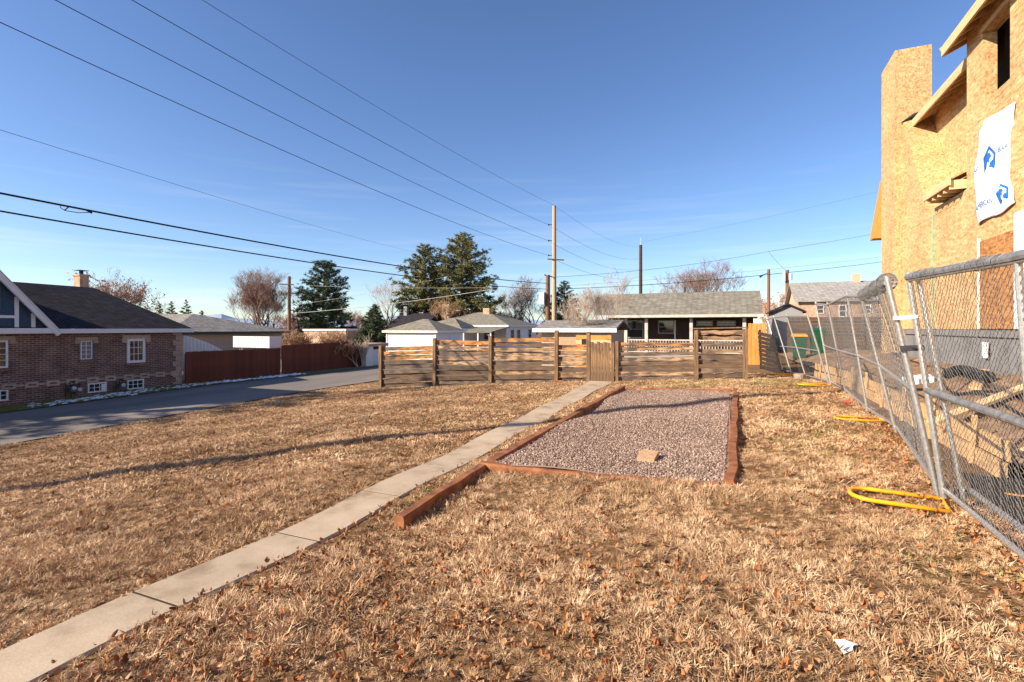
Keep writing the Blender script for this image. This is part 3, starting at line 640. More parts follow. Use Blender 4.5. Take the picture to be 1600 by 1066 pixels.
for (p, dx) in ((c0, .5), (c1, -.25), (c2, -.1), ((c1[0]-2.4, c1[1]-.0, 0), 0)):
    MB().box(p[0]+dx-.06, p[0]+dx+.06, p[1]+.1, p[1]+.22, -1.1, zb_+.05).build('post', 'white_paint', cn)
sh = thing('dark_shed', 'dark roofed low shed under the white slatted canopy', 'shed', (-30, 29, -1.05))
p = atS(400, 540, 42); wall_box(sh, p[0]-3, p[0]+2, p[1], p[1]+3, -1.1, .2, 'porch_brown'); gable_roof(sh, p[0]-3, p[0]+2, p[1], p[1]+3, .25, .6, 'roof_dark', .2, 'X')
gb = thing('brick_shed', 'low flat roofed brick outbuilding behind the dry shrub', 'outbuilding', (-30, 45, -1.05))
p = atS(475, 520, 55); q = atS(565, 520, 55)
wall_box(gb, p[0], q[0], p[1], p[1]+5, -1.1, p[2]+.2, 'brick_tan'); MB().box(p[0]-.1, q[0]+.1, p[1]-.1, p[1]+5.1, p[2]+.2, p[2]+.4).build('roof', 'white_trim', gb)
# little garage with white jambs at the end of the red fence
lg = thing('small_garage', 'small garage with white door jamb at the end of the red fence', 'garage', (-23, 26, -1.05))
p = atX(566, 540, -21.9); q = atX(583, 540, -21.9); p2 = (p[0], p[1]+.15, p[2]); 
wall_box(lg, -26, -22.0, p[1]+.2, q[1]+1.2, -1.1, p[2]-.1, 'porch_brown'); MB().box(-26.2, -21.7, p[1], q[1]+1.4, p[2]-.1, p[2]+.1).build('roof', 'tan_stone', lg)
MB().box(-22.0, -21.75, p[1]+.2, p[1]+.9, -1.1, p[2]-.1).build('door_jamb', 'white_paint', lg); MB().box(-22, -21.9, p[1]+.95, q[1]+1.1, -1.08, p[2]-.3).build('garage_door', 'white_trim', lg)
tf = thing('tan_fence', 'short sunlit tan plank fence between small garage and weathered fence', 'fence', (-24, 32, -1.05))
p = atS(582, 545, 37); q = atS(600, 545, 37)
for i in range(9):
    x = p[0]+(q[0]-p[0])*i/9; MB().box(x, x+abs(q[0]-p[0])/9-.012, p[1], p[1]+.03, -1.1, p[2]+.02*random.random()).build('plank', 'lumber', tf)
MB().box(p[0], q[0], p[1]+.031, p[1]+.07, -.3, -.2).build('rail', 'lumber', tf)
# white garage
wg = thing('white_garage', 'white garage with grey green hip roof behind the weathered fence', 'garage', (-23.5, 36, -1.05))
gx0, gx1, gyA, gyB = -26.0, -21.3, 34.4, 38.6
wall_box(wg, gx0, gx1, gyA, gyB, -1.2, 1.2, 'white_paint')
hip_roof(wg, gx0, gx1, gyA, gyB, 1.26, .95, 'roof_green', .25, 'X', inset=2.34, fm='white_paint')
for i in range(2):
    y = gyA+.3+i*1.75; MB().box(gx1+.002, gx1+.03, y, y+1.6, -1.1, .95).build('garage_door', 'white_trim', wg)
for x in (gx0-.01, gx1-.09): MB().box(x, x+.1, gyA-.06, gyA-.003, -1.1, 1.1).build('corner_board', 'white_trim', wg)
for z in np.arange(-.9, 1.05, .2): MB().box(gx0+.12, gx1-.1, gyA-.02, gyA-.002, z, z+.19).build('siding_board', 'white_paint', wg)
# white bungalow
wb = thing('white_bungalow', 'white bungalow with green grey hip roofs behind the white garage', 'house', (-27, 54, -1.05))
wall_box(wb, -32, -22, 49.5, 58.5, -1.2, 1.7, 'white_paint'); hip_roof(wb, -32, -22, 49.5, 58.5, 1.76, 1.55, 'roof_green', .4, 'X', inset=4.6, fm='white_paint')
wall_box(wb, -29.5, -25.5, 45.8, 49.4, -1.2, 1.35, 'white_paint', 'wing'); hip_roof(wb, -29.5, -25.5, 45.8, 49.45, 1.4, 1.1, 'roof_green', .3, 'X', inset=1.95, fm='white_paint')
MB().add([(-25, 45, 1.0), (-21.6, 45, 1.0), (-21.6, 49.45, 1.5), (-25, 49.45, 1.5), (-25, 45, 1.1), (-21.6, 45, 1.1), (-21.6, 49.45, 1.6), (-25, 49.45, 1.6)], [(0,3,2,1),(4,5,6,7),(0,1,5,4),(1,2,6,5),(2,3,7,6),(3,0,4,7)]).build('porch_roof', 'roof_green', wb)
for x in (-24.8, -23.2, -21.8): MB().box(x, x+.12, 45.1, 45.22, -1.1, 1.0).build('porch_post', 'white_paint', wb)
for y in (50.6, 52.4, 55.8): win_x(wb, -22, y, y+.9, .2, 1.25, mull=(1, 2))
win_y(wb, 49.5, -24.6, -23.4, .2, 1.2)
p = atS(850-1, 484, 58); MB().box(-26.6, -25.8, 53.2, 53.8, 2.5, 3.75).build('chimney', 'brick_tan', wb)
bhh = thing('brown_house', 'brown low roof with stub chimney behind the white garage', 'house', (-36, 50, -1.05))
p = atS(600, 505, 58); q = atS(665, 505, 58); wall_box(bhh, p[0], q[0], p[1]+1, p[1]+7, -1.2, 1.5, 'porch_brown')
gable_roof(bhh, p[0], q[0], p[1]+1, p[1]+7, 1.5, 1.7, 'roof_dark', .4, 'X'); pc = atS(633, 488, 61); MB().box(pc[0]-.22, pc[0]+.22, pc[1], pc[1]+.4, 1.5, 4.0).build('chimney', 'grey_stucco', bhh)
p2 = atS(698, 492, 62); MB().box(p2[0]-.5, p2[0]+.5, p2[1]-.3, p2[1]+.3, -1, 4.3).build('chimney', 'tan_stucco', bhh)
# tan shed behind the gate
ts = thing('tan_shed', 'low tan shed with grey roof behind the tall fence post', 'shed', (-7, 25, -.5))
wall_box(ts, -8.6, -5.2, 23.6, 26.8, -.7, 1.30, 'tan_stucco'); gable_roof(ts, -8.6, -5.2, 23.6, 26.8, 1.46, .42, 'roof_grey', .3, 'X', .1)
MB().box(-8.95, -4.85, 23.24, 23.28, 1.28, 1.47).build('fascia', 'white_trim', ts); MB().box(-8.0, -5.4, 23.55, 23.598, .2, 1.05).build('door_panel', 'tan_brick', ts)
lf = thing('lumber_screen', 'sunlit orange board screen behind the gap beside the gate', 'screen', (-4.6, 21, -.4))
for k in range(8): MB().box(-6.1, -4.6, 20.98, 21.0, -.4+k*.2, -.4+k*.2+.18).build('board', 'orange_wood' if k % 2 else 'lumber', lf)
for x in (-6.0, -4.7): MB().box(x-.05, x+.05, 21.001, 21.09, -.6, 1.2).build('post', 'post_wood', lf)

# ------------------------------------------------------------------ grey porch house behind the fence
ph = thing('porch_house', 'small house with mossy grey gable roof and white posted porch', 'house', (-3.2, 34, -.3))
X0, X1, Y0 = -7.6, 1.2, 31.35
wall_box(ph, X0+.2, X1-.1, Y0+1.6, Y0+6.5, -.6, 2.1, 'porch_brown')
gable_roof(ph, X0, X1, Y0, Y0+6.6, 2.26, 1.5, 'roof_green', .32, 'X', .14)
gable_fill(ph, X0+.25, X1-.15, Y0+.2, Y0+6.4, 2.1, 1.35, 'porch_brown', 'X')
MB().box(X0-.36, X1+.36, Y0-.36, Y0-.325, 2.09, 2.245).build('fascia', 'cream_trim', ph)
wall_box(ph, X0+.1, X1-.05, Y0+.05, Y0+1.55, -.7, -.1, 'grey_stucco', 'porch_deck')
for px in (978, 1010, 1080, 1163):
    x = atY(px, 500, Y0+.15)[0]; MB().box(x-.09, x+.09, Y0+.06, Y0+.24, -.1, 2.05).build('porch_post', 'cream_trim', ph)
for (a, b_) in ((978, 1010), (1010, 1080), (1080, 1163)):
    xa = atY(a, 500, Y0+.15)[0]+.1; xb = atY(b_, 500, Y0+.15)[0]-.1; rl = MB().box(xa, xb, Y0+.1, Y0+.18, .72, .80).box(xa, xb, Y0+.1, Y0+.18, .02, .08)
    rr = rl.build('railing', 'cream_trim', ph); n_ = int((xb-xa)/.16)
    for i in range(n_): x = xa+.08+i*.16; MB().box(x-.02, x+.02, Y0+.12, Y0+.16, .08, .72).build('baluster', 'cream_trim', rr)
for (a, b_, ya, yb) in ((980, 1004, 502, 527), (1020, 1050, 500, 512), (1030, 1052, 502, 520), (1090, 1112, 503, 508), (1122, 1148, 503, 508)):
    if (a, b_) == (1020, 1050): continue
    A = atY(a, ya, Y0+1.6); B = atY(b_, yb, Y0+1.6); win_y(ph, Y0+1.6, A[0], B[0], max(B[2], .3), A[2], fm='grey_stucco')
A = atY(1056, 503, Y0+1.58); MB().box(A[0], A[0]+.85, Y0+1.54, Y0+1.597, -.1, 1.9).build('door', 'porch_brown', ph)
A = atY(1056, 503, Y0+1.5); MB().box(A[0]-.1, A[0]-.01, Y0+1.52, Y0+1.59, -.1, 1.95).build('door_jamb', 'white_trim', ph)
MB().tube([(atY(1070, 460, Y0+3.6)[0], Y0+3.6, 3.4), (atY(1070, 460, Y0+3.6)[0], Y0+3.6, 4.1)], .06, 8).build('roof_pipe', 'dark_metal', ph)
rg = thing('far_white_gable', 'white gable peak showing over the porch house roof', 'house', (1, 60, -.5))
p = atS(1135, 456, 70); wall_box(rg, p[0]-5, p[0]+5, p[1], p[1]+6, -1, 4.2, 'white_paint'); gable_fill(rg, p[0]-5, p[0]+5, p[1]+.1, p[1]+5.9, 4.2, 2.2, 'white_paint', 'Y'); gable_roof(rg, p[0]-5, p[0]+5, p[1]+.2, p[1]+6, 4.15, 2.35, 'roof_grey', .3, 'Y')

# orange gate and dark slat fence behind the chain link
og = thing('orange_gate', 'bright orange plank gate in shade past the fence end', 'gate', (.9, 22.5, 0))
xa, xb = atY(1169, 520, 22.5)[0], atY(1197, 520, 22.5)[0]
for i in range(5):
    x = xa+(xb-xa)*i/5; MB().box(x, x+(xb-xa)/5-.008, 22.5, 22.53, .02, 1.66+.015*random.random()).build('plank', 'orange_wood', og)
MB().box(xa, xb, 22.531, 22.57, 1.3, 1.4).box(xa, xb, 22.531, 22.57, .3, .4).build('rail', 'orange_wood', og)
df = thing('dark_slat_fence', 'low blackish slat fence in shadow beside the far chain link', 'fence', (1.15, 19.5, 0))
for k in range(9): MB().bar((.92-.01*k, 20.6, .10+k*.15), (1.42-.03*k, 18.5, .08+k*.14), .025, .115).build('slat', 'shade_slat', df)
for q in (0, 1): MB().bar((.94+.5*q, 20.62-2.1*q, -.1), (.90+.28*q, 20.62-2.1*q, 1.42-.1*q), .07, .07).build('post', 'shade_slat', df)
# dark fence behind the building site
bf = thing('brown_board_fence', 'brown horizontal board fence at the back of the building site', 'fence', (8, 29.5, 0))
for k in range(12):
    for j in range(3): MB().box(2.6+j*3.3, 2.6+j*3.3+3.27, 29.5+.01*(k % 2), 29.53+.01*(k % 2), .05+k*.165, .05+k*.165+.155).build('board', 'dark_fence', bf)
for j in range(4): MB().box(2.55+j*3.3, 2.65+j*3.3, 29.55, 29.65, -.2, 2.1).build('post', 'dark_fence', bf)
for nm, px, lab in ((0, 1249, 'green wheeled bin with orange yellow lid behind the far chain link'), (1, 1277, 'plain green wheeled bin right of the yellow lidded one')):
    p = atY(px, 512, 24.8); b_ = thing('wheeled_bin', lab, 'bin', (p[0], 24.8, .1), 'green bins')
    x, y, z = p[0], 24.8, sz(p[0], 24.8)
    z = float(z); MB().hexa([(x-.2,y-.2,z+.05),(x+.2,y-.2,z+.05),(x+.2,y+.25,z+.05),(x-.2,y+.25,z+.05),(x-.27,y-.28,z+1.0),(x+.27,y-.28,z+1.0),(x+.27,y+.32,z+1.0),(x-.27,y+.32,z+1.0)]).build('bin_body', 'green_plastic', b_)
    MB().hexa([(x-.29,y-.31,z+1.0),(x+.29,y-.31,z+1.0),(x+.29,y+.34,z+1.0),(x-.29,y+.34,z+1.0),(x-.27,y-.28,z+1.06),(x+.27,y-.28,z+1.06),(x+.27,y+.32,z+1.12),(x-.27,y+.32,z+1.12)]).build('lid', 'yellow_plastic' if nm == 0 else 'green_plastic', b_)
    for s_ in (-.2, .2): MB().tube([(x+s_-.02, y+.24, z+.09), (x+s_+.02, y+.24, z+.09)], .09, 10).build('wheel', 'black_plastic', b_)
# tan brick house far right
tb = thing('tan_brick_house', 'tan brick house with pale grey roof and chimney behind the site', 'house', (12, 42, 0))
tY = 44; xa = atY(1248, 470, tY)[0]; xb = atY(1420, 470, tY)[0]; ez = atY(1300, 470, tY)[2]; rz_ = atY(1310, 441, tY+4)[2]
wall_box(tb, xa, xb, tY, tY+8, -.5, ez, 'brick_tan'); gable_roof(tb, xa, xb, tY, tY+8, ez+.05, rz_-ez, 'roof_pale', .3, 'X'); gable_fill(tb, xa+.02, xb-.02, tY+.1, tY+7.9, ez-.05, rz_-ez-.1, 'tan_stucco', 'X')
for (a, b_) in ((1277, 1286), (1312, 1321), (1353, 1359)):
    A = atY(a, 478, tY); B = atY(b_, 489 if a != 1312 else 494, tY); win_y(tb, tY, A[0], B[0], B[2], A[2])
A = atY(1332, 441, tY+4); B = atY(1343, 428, tY+4); MB().box(A[0], B[0], tY+3.6, tY+4.4, A[2]-1, B[2]).build('chimney', 'tan_stucco', tb)
A = atY(1250, 497, tY-2); 
sg = thing('grey_gable_shed', 'small grey gable shed between the utility poles and tan house', 'shed', (7, 38, 0))
xa2, xb2 = atY(1207, 490, 38)[0], atY(1254, 490, 38)[0]; z1 = atY(1230, 487, 38)[2]; z2 = atY(1230, 477, 38)[2]
wall_box(sg, xa2, xb2, 38, 42, -.5, z1, 'grey_stucco'); gable_fill(sg, xa2, xb2, 38.01, 41.9, z1-.01, z2-z1, 'grey_stucco', 'Y'); gable_roof(sg, xa2, xb2, 38, 42, z1+.02, z2-z1+.12, 'roof_dark', .2, 'Y')

# ------------------------------------------------------------------ house under construction
ch_ = thing('construction_house', 'tall unfinished house sheathed in yellow strand board', 'house', (6, 11, .6))
XB = 4.0; XL = 4.6; FZ = 1.46; YB = 12.05; SKZ = 4.07; HIZ = 6.98
MB().box(XB+.03, 11.5, 1.2, 17.2, -.3, FZ).build('foundation', 'foundation_grey', ch_)
MB().box(XB-.01, XB+.029, 1.2, 15.9, FZ-.12, FZ-.002).build('foundation_cap', 'foundation_grey', ch_)
WIN = (10.44, 11.37, 5.40, 6.60)
MB().box(XB+.05, 11.4, 1.3, YB-.1, FZ, 4.9).box(XB+.05, 11.4, YB-.099, 17.1, FZ, SKZ-.02).box(XL+.05, 11.4, YB-.099, 17.1, SKZ-.019, 6.5).build('inner_wall', 'interior_shade', ch_)
MB().box(8.5, 11.4, 1.3, YB-.1, 4.901, HIZ).box(XB+.36, 8.499, 11.6, YB-.1, 4.901, HIZ).build('partition_wall', 'interior_shade', ch_)
def osb_sheets(XW, y0, y1, z0, z1, holes=(), sw=2.44, shh=1.22, T=.018):
    zs = list(np.arange(z0, z1-.05, shh))+[z1]
    for r in range(len(zs)-1):
        off = 0 if r % 2 == 0 else sw/2
        cuts = sorted(set([y0, y1]+[y1-off-sw*i for i in range(20) if y0 < y1-off-sw*i < y1]))
        for a, b_ in zip(cuts[:-1], cuts[1:]):
            pieces = [(a, b_, zs[r], zs[r+1])]
            for (ha, hb, hc, hd) in holes:
                nxt = []
                for (pa, pb_, pc, pd) in pieces:
                    if pb_ <= ha or pa >= hb or pd <= hc or pc >= hd: nxt.append((pa, pb_, pc, pd)); continue
                    if pa < ha: nxt.append((pa, ha, pc, pd))
                    if pb_ > hb: nxt.append((hb, pb_, pc, pd))
                    m0, m1 = max(pa, ha), min(pb_, hb)
                    if pc < hc: nxt.append((m0, m1, pc, hc))
                    if pd > hd: nxt.append((m0, m1, hd, pd))
                pieces = nxt
            for (pa, pb_, pc, pd) in pieces:
                if pb_-pa > .03 and pd-pc > .03:
                    j = random.uniform(0, .003); MB().box(XW-T-j, XW, pa+.003, pb_-.003, pc+.003, pd-.003).build('sheathing_panel', 'osb', ch_)
osb_sheets(XB, 1.2, YB, FZ+.004, HIZ, [WIN])
osb_sheets(XB, YB, 15.96, FZ+.004, SKZ)
osb_sheets(XL, YB+.02, 15.96, SKZ+.2, 6.86)
a, b_, c_, d_ = WIN
wr = MB().box(XB+.001, XB+.17, b_-.001, b_+.05, c_-.05, d_+.05).box(XB+.001, XB+.17, a-.05, a-.001, c_-.05, d_+.05).box(XB+.001, XB+.17, a, b_-.002, d_, d_+.05).box(XB+.001, XB+.17, a, b_-.002, c_-.05, c_-.001).build('window_opening', 'osb', ch_)
MB().box(XB-.05, XB-.022, a-.1, b_+.05, d_+.01, d_+.10).build('window_header', 'lumber', wr)
for y in np.arange(a+.25, b_, .4): MB().box(XB+1.6, XB+1.64, y, y+.09, 4.95, HIZ).build('stud', 'interior_shade', wr)
def eave(ya, yb, x0, XW, ze, top=9.0):
    sl = .5; oh = XW-x0
    rt = MB().prism([(x0, ya, ze), (top, ya, ze+(top-x0)*sl), (top, ya, ze+(top-x0)*sl+.03), (x0, ya, ze+.03)], (0, yb-ya, 0)).build('roof', 'osb_dark', ch_)
    MB().prism([(x0-.02, ya-.01, ze+.032), (top, ya-.01, ze+(top-x0+.02)*sl+.032), (top, ya-.01, ze+(top-x0+.02)*sl+.045), (x0-.02, ya-.01, ze+.045)], (0, yb-ya+.05, 0)).build('roof_felt', 'roof_felt', rt)
    MB().box(x0-.04, x0-.002, ya, yb, ze-.16, ze+.025).build('fascia', 'lumber', rt)
    for y in np.arange(yb-.3, ya, -.42):
        MB().prism([(x0, y, ze-.14), (XW-.025, y, ze-.14+oh*.5), (XW-.025, y, ze+oh*sl-.004), (x0, y, ze-.004)], (0, .04, 0)).build('rafter_tail', 'lumber', rt)
    return rt
t1 = eave(1.0, YB+.26, XB-.28, XB, 6.86)
MB().bar((XB-.30, YB+.285, 6.80), (9.0, YB+.285, 6.80+(9.0-XB+.30)*.5), .04, .18).build('barge_board', 'lumber', t1)
MB().prism([(XB+.002, YB-.03, 6.3), (9, YB-.03, 6.3), (9, YB-.03, 6.95+5*.5), (XB+.002, YB-.03, 6.95)], (0, .03, 0)).build('gable_sheathing', 'osb', ch_)
t2 = eave(YB+.01, 15.85, XL-.42, XL, 6.70)
CX0 = 3.83; CY0, CY1 = 15.98, 17.3; CZ = 8.62
chs = MB().box(CX0, XL-.01, CY0, CY1, FZ-.6, CZ).build('chimney_chase', 'osb', ch_)
MB().prism([(XB-.016, 15.975, SKZ+.003), (XB-.016, 15.975, 6.85), (XB-.016, 14.49, 4.60), (XB-.016, 14.13, SKZ+.003)], (XL-XB-.01, 0, 0)).build('chase_shoulder', 'osb', chs)
MB().box(XB-.028, XB-.023, 13.76, 13.82, FZ+.01, SKZ-.1).build('seam_tape', 'tape_green', chs)
MB().prism([(CX0+.1, 15.86, 6.72), (XL-.1, 15.86, 6.95), (XL-.1, 15.86, 6.97), (CX0+.36, 15.86, 6.90)], (0, .1, 0)).build('felt_flap', 'roof_felt', chs)
# skirt roof over the set-back
pr = MB().prism([(XB-.25, YB+.03, 4.28), (XL-.02, YB+.03, 4.70), (XL-.02, YB+.03, 4.73), (XB-.25, YB+.03, 4.31)], (0, 1.35, 0)).build('skirt_roof', 'osb', ch_)
MB().box(XB-.29, XB-.252, YB+.0, YB+1.40, 4.17, 4.315).build('fascia', 'lumber', pr)
for y in np.arange(YB+.06, YB+1.35, .3): MB().box(XB-.25, XB+.3, y, y+.045, 4.10, 4.27).build('joist', 'lumber', pr)
MB().box(XB+.05, XB+.08, YB+.02, YB+1.38, SKZ+.003, 4.35).build('blocking', 'interior_shade', pr)
rk = MB().prism([(3.98, 18.9, 4.25), (4.6, 18.9, 4.25), (4.6, 18.9, 6.1), (4.26, 18.9, 6.1)], (0, .5, 0)).build('rear_rake', 'orange_wood', ch_)
MB().box(4.3, 9, 17.31, 19.4, .0, 6.3).build('rear_wing', 'osb', ch_)
MB().box(XB-.045, XB-.023, 10.25, 11.44, FZ+.02, 3.0).build('door_sheet', 'osb_dark', ch_)
MB().box(XB-.05, XB-.0225, 11.45, 11.52, FZ+.02, 3.06).build('door_trim', 'white_paint', ch_); MB().box(XB-.05, XB-.0225, 9.4, 10.24, FZ+.02, 3.25).build('wrap_patch', 'house_wrap', ch_)
MB().box(XB-.04, XB-.011, 11.2, 11.36, .98, 1.25).build('vent_cover', 'white_paint', ch_)
# house wrap sheet with print
hw = thing('house_wrap_sheet', 'white printed house wrap sheet hanging on the strand board wall', 'sheet', (XB-.1, 10.9, 3.3))
ny, nz = 24, 40; v = []
def wrapx(q, r): return XB-.03-.10*math.sin(PI*min(1, max(0, q)))*(.4+.6*r)-.02*math.sin(q*9+r*4)-.05*(1-q)*math.sin(r*PI)-.012*math.sin((q+r)*14)
def wrapyz(q, r):     # q: 0 far (left in photo) .. 1 near, r: 0 bottom .. 1 top
    y = 11.50-(11.50-10.22)*q*(1-.16*math.sin(PI*r**.8)**1.3)
    z = 3.29+(4.95-3.29)*r+(1-r)*(.10*q)+.03*math.sin(q*7)*(1-r)
    return y, z
for j in range(nz+1):
    for i in range(ny+1):
        q, r = i/ny, j/nz; y, z = wrapyz(q, r); v.append((wrapx(q, r), y, z))
f = [(j*(ny+1)+i, j*(ny+1)+i+1, (j+1)*(ny+1)+i+1, (j+1)*(ny+1)+i) for j in range(nz) for i in range(ny)]
ws = MB().add(v, f).build('sheet', 'house_wrap', hw, smooth=True, fix=False)
md = ws.modifiers.new('thick', 'SOLIDIFY'); md.thickness = .002
def on_wrap(pts, faces, name, mat):    # pts in (q,r)
    vv = []
    for (q, r) in pts: y, z = wrapyz(q, r); vv.append((wrapx(q, r)-.008, y, z))
    return MB().add(vv, faces).build(name, mat, ws, fix=False)
def logo(q0, r0, s, cut=1.0):
    # house-shaped badge drawn as a ring, with a rounded walking shape in it
    out = [(-.5,-.6),(.5,-.6),(.55,.2),(0,.72),(-.55,.2)]; inn = [(-.36,-.46),(.36,-.46),(.40,.14),(0,.52),(-.40,.14)]
    P = [(q0+a*s*min(1, cut), r0+b*s*.72) for a, b in out]+[(q0+a*s*min(1, cut), r0+b*s*.72) for a, b in inn]
    on_wrap(P, [(i, (i+1) % 5, 5+(i+1) % 5, 5+i) for i in range(5)], 'logo_badge', 'wrap_blue')
    B = [(-.36,.1),(-.1,.35),(.1,.32),(.2,.12),(.06,.02),(.05,-.2),(-.1,-.1),(-.14,-.46),(-.36,-.46)]
    C = [(.12,-.2),(.36,-.1),(.36,-.46),(.1,-.46)]
    on_wrap([(q0+a*s, r0+b*s*.72) for a, b in B], [tuple(range(len(B)))], 'logo_figure', 'wrap_blue'); on_wrap([(q0+a*s, r0+b*s*.72) for a, b in C], [tuple(range(len(C)))], 'logo_figure', 'wrap_blue')
logo(.60, .58, .26); logo(.84, .17, .2)
def text_wrap(txt, q0, r0, size, mat='wrap_blue'):
    cu = bpy.data.curves.new('print', 'FONT'); cu.body = txt; cu.size = 1; ob = bpy.data.objects.new('print', cu); COL.objects.link(ob)
    bpy.context.view_layer.update()
    me = bpy.data.meshes.new_from_object(ob.evaluated_get(bpy.context.evaluated_depsgraph_get()))
    bpy.data.objects.remove(ob); bpy.data.curves.remove(cu)
    for vt in me.vertices:
        q, r = q0+vt.co.x*size, r0+vt.co.y*size*.8; y, z = wrapyz(q, r); vt.co = (wrapx(q, r)-.009, y, z)
    me.materials.clear(); me.materials.append(MATS[mat]); o = bpy.data.objects.new('lettering', me); COL.objects.link(o); attach(o, ws)
text_wrap('AB', .02, .55, .09); text_wrap('BAR', .79, .60, .08); text_wrap('AMERICAN', .02, .14, .105)

# ------------------------------------------------------------------ chain link fence panels
PST = [  # bottom (x,y) ; top (x,y,z)
 ((1.60, 2.2), (1.50, 2.2, 1.93)), ((1.63, 3.9), (1.52, 3.9, 1.95)), ((1.68, 5.55), (1.44, 5.6, 1.99)),
 ((1.66, 5.62), (1.29, 5.66, 1.97)), ((2.12, 8.8), (1.70, 8.85, 2.02)), ((2.15, 10.6), (1.84, 10.6, 2.12)), ((2.34, 13.6), (1.98, 13.6, 2.08)), ((2.32, 15.35), (1.98, 15.4, 2.18)),
 ((2.30, 15.5), (1.80, 15.5, 1.86)), ((1.98, 17.2), (1.46, 17.3, 1.90)), ((1.70, 18.2), (1.20, 18.4, 1.88)), ((1.52, 19.0), (1.06, 19.4, 1.84))]
def gpost(i):
    (bx_, by_), tp = PST[i]; return Vector((bx_, by_, .03)), Vector(tp)
def link_panel(idx, label, rail_r=.021, thick_top=False, extra=None):
    b0, t0 = gpost(idx[0]); b1, t1 = gpost(idx[-1])
    root = thing('chain_link_panel', label, 'fence panel', ((b0.x+b1.x)/2, (b0.y+b1.y)/2, .03), 'temporary chain link panels')
    for k, i in enumerate(idx):
        b_, t_ = gpost(i); r = .024 if k in (0, len(idx)-1) else .02
        MB().tube([b_-Vector((0,0,.03)), b_.lerp(t_, .5), t_], r, 10).build('post', 'metal_galv', root, smooth=False)
    tops = [gpost(i)[1]-Vector((0,0,.06)) for i in idx]; bots = [gpost(i)[0]+Vector((0,0,.07)) for i in idx]; mids = [gpost(i)[0].lerp(gpost(i)[1], .47) for i in idx]
    MB().tube(tops, .021, 8).build('top_rail', 'metal_galv', root); MB().tube(bots, .02, 8).build('bottom_rail', 'metal_galv', root); MB().tube(mids, .017, 8).build('mid_rail', 'metal_galv', root)
    # woven wire: zigzag verticals
    def surf(i_, a, hgt):     # a 0..1 within bay i_, hgt 0..1
        return bots[i_].lerp(bots[i_+1], a).lerp(tops[i_].lerp(tops[i_+1], a), hgt)
    Ltot = sum((bots[i+1]-bots[i]).length for i in range(len(idx)-1)); pitch = .052 if 0 in idx else .066
    V = []; F = []
    cum = 0
    for i in range(len(idx)-1):
        Lb = (bots[i+1]-bots[i]).length; nw = max(2, int(Lb/pitch)); 
        hh = (tops[i]-bots[i]).length; nh = int(hh/pitch)
        nrm = (bots[i+1]-bots[i]).cross(tops[i]-bots[i]).normalized()
        along = (bots[i+1]-bots[i]).normalized()
        for k in range(nw):
            sag = random.uniform(-.006, .006)
            pts = []
            for j in range(nh*2+1):
                h_ = j/(nh*2); a = (k+(.5 if j % 2 else -.02)+ (0 if j % 2 else 0))/nw
                bow = .05*math.sin(PI*h_)*math.sin(PI*(k+.5)/nw)+sag
                p = surf(i, min(1, max(0, a)), h_)+nrm*(bow+(.003 if (j+k) % 2 else -.003)); pts.append(p)
            mirror = k % 2
            for z_ in (0, 1):
                r = .0017 if 0 in idx else .0014; o = len(V)
                if z_ == 1:
                    pts = [surf(i, min(1, max(0, (k+(.5 if j % 2 else 1.02))/nw)), j/(nh*2))+nrm*(.05*math.sin(PI*j/(nh*2))*math.sin(PI*(k+.5)/nw)+sag) for j in range(nh*2+1)]
                for p in pts:
                    V.append(p+along*r*1.2); V.append(p-along*r*.7+nrm*r); V.append(p-along*r*.7-nrm*r)
                for j in range(len(pts)-1):
                    for c in range(3): F.append((o+j*3+c, o+j*3+(c+1) % 3, o+j*3+3+(c+1) % 3, o+j*3+3+c))
    me = bpy.data.meshes.new('wire_mesh'); me.from_pydata([tuple(p) for p in V], [], F); me.materials.append(MATS['wire_galv'])
    o = bpy.data.objects.new('wire_mesh', me); COL.objects.link(o); attach(o, root); o['kind'] = 'stuff'
    return root, tops, mids, bots
def coil(root, name, pts, R, turns, r=.004, mat='wire_galv'):
    L_ = 0; P = []
    n_ = turns*9; 
    for k in range(n_+1):
        q = k/n_; f_ = q*(len(pts)-1); i = min(int(f_), len(pts)-2); c = Vector(pts[i]).lerp(Vector(pts[i+1]), f_-i); a = 2*PI*turns*q
        rr = R*(1+.25*math.sin(q*23)); P.append(c+Vector((math.cos(a)*rr, 0, math.sin(a)*rr)))
    return MB().tube(P, r, 4).build(name, mat, root)
A, tA, mA, bA = link_panel([0, 1, 2], 'nearest chain link panel, upright at the right edge')
MB().tube([p+Vector((.0, 0, .0)) for p in mA], .03, 10).build('mid_rail_sleeve', 'wire_galv', A)
MB().tube([p+Vector((-.0, 0, .02)) for p in tA], .034, 10).build('top_roll', 'wire_galv', A); coil(A, 'tie_wire', [p+Vector((0, 0, .02)) for p in tA], .037, 40, .003)
MB().tube([p+Vector((.16, 0, .03)) for p in bA], .022, 8).build('base_pipe', 'metal_galv', A)
q0, q1 = gpost(2); MB().tube([q0+Vector((.1, -.12, .0)), q1+Vector((.05, -.10, -.08))], .019, 8).build('brace_post', 'metal_galv', A)
B, tB, mB, bB = link_panel([3, 4, 5, 6, 7], 'long chain link panel leaning beside the form boards')
for i in range(2): coil(B, 'mesh_roll', [tB[0]+Vector((.03, .05, .02)), tB[1]+Vector((.03, 0, .0))], .07-.03*i, 70, .003)
C_, tC, mC, bC = link_panel([8, 9, 10, 11], 'farthest chain link panel, leaning beyond the yellow stands')
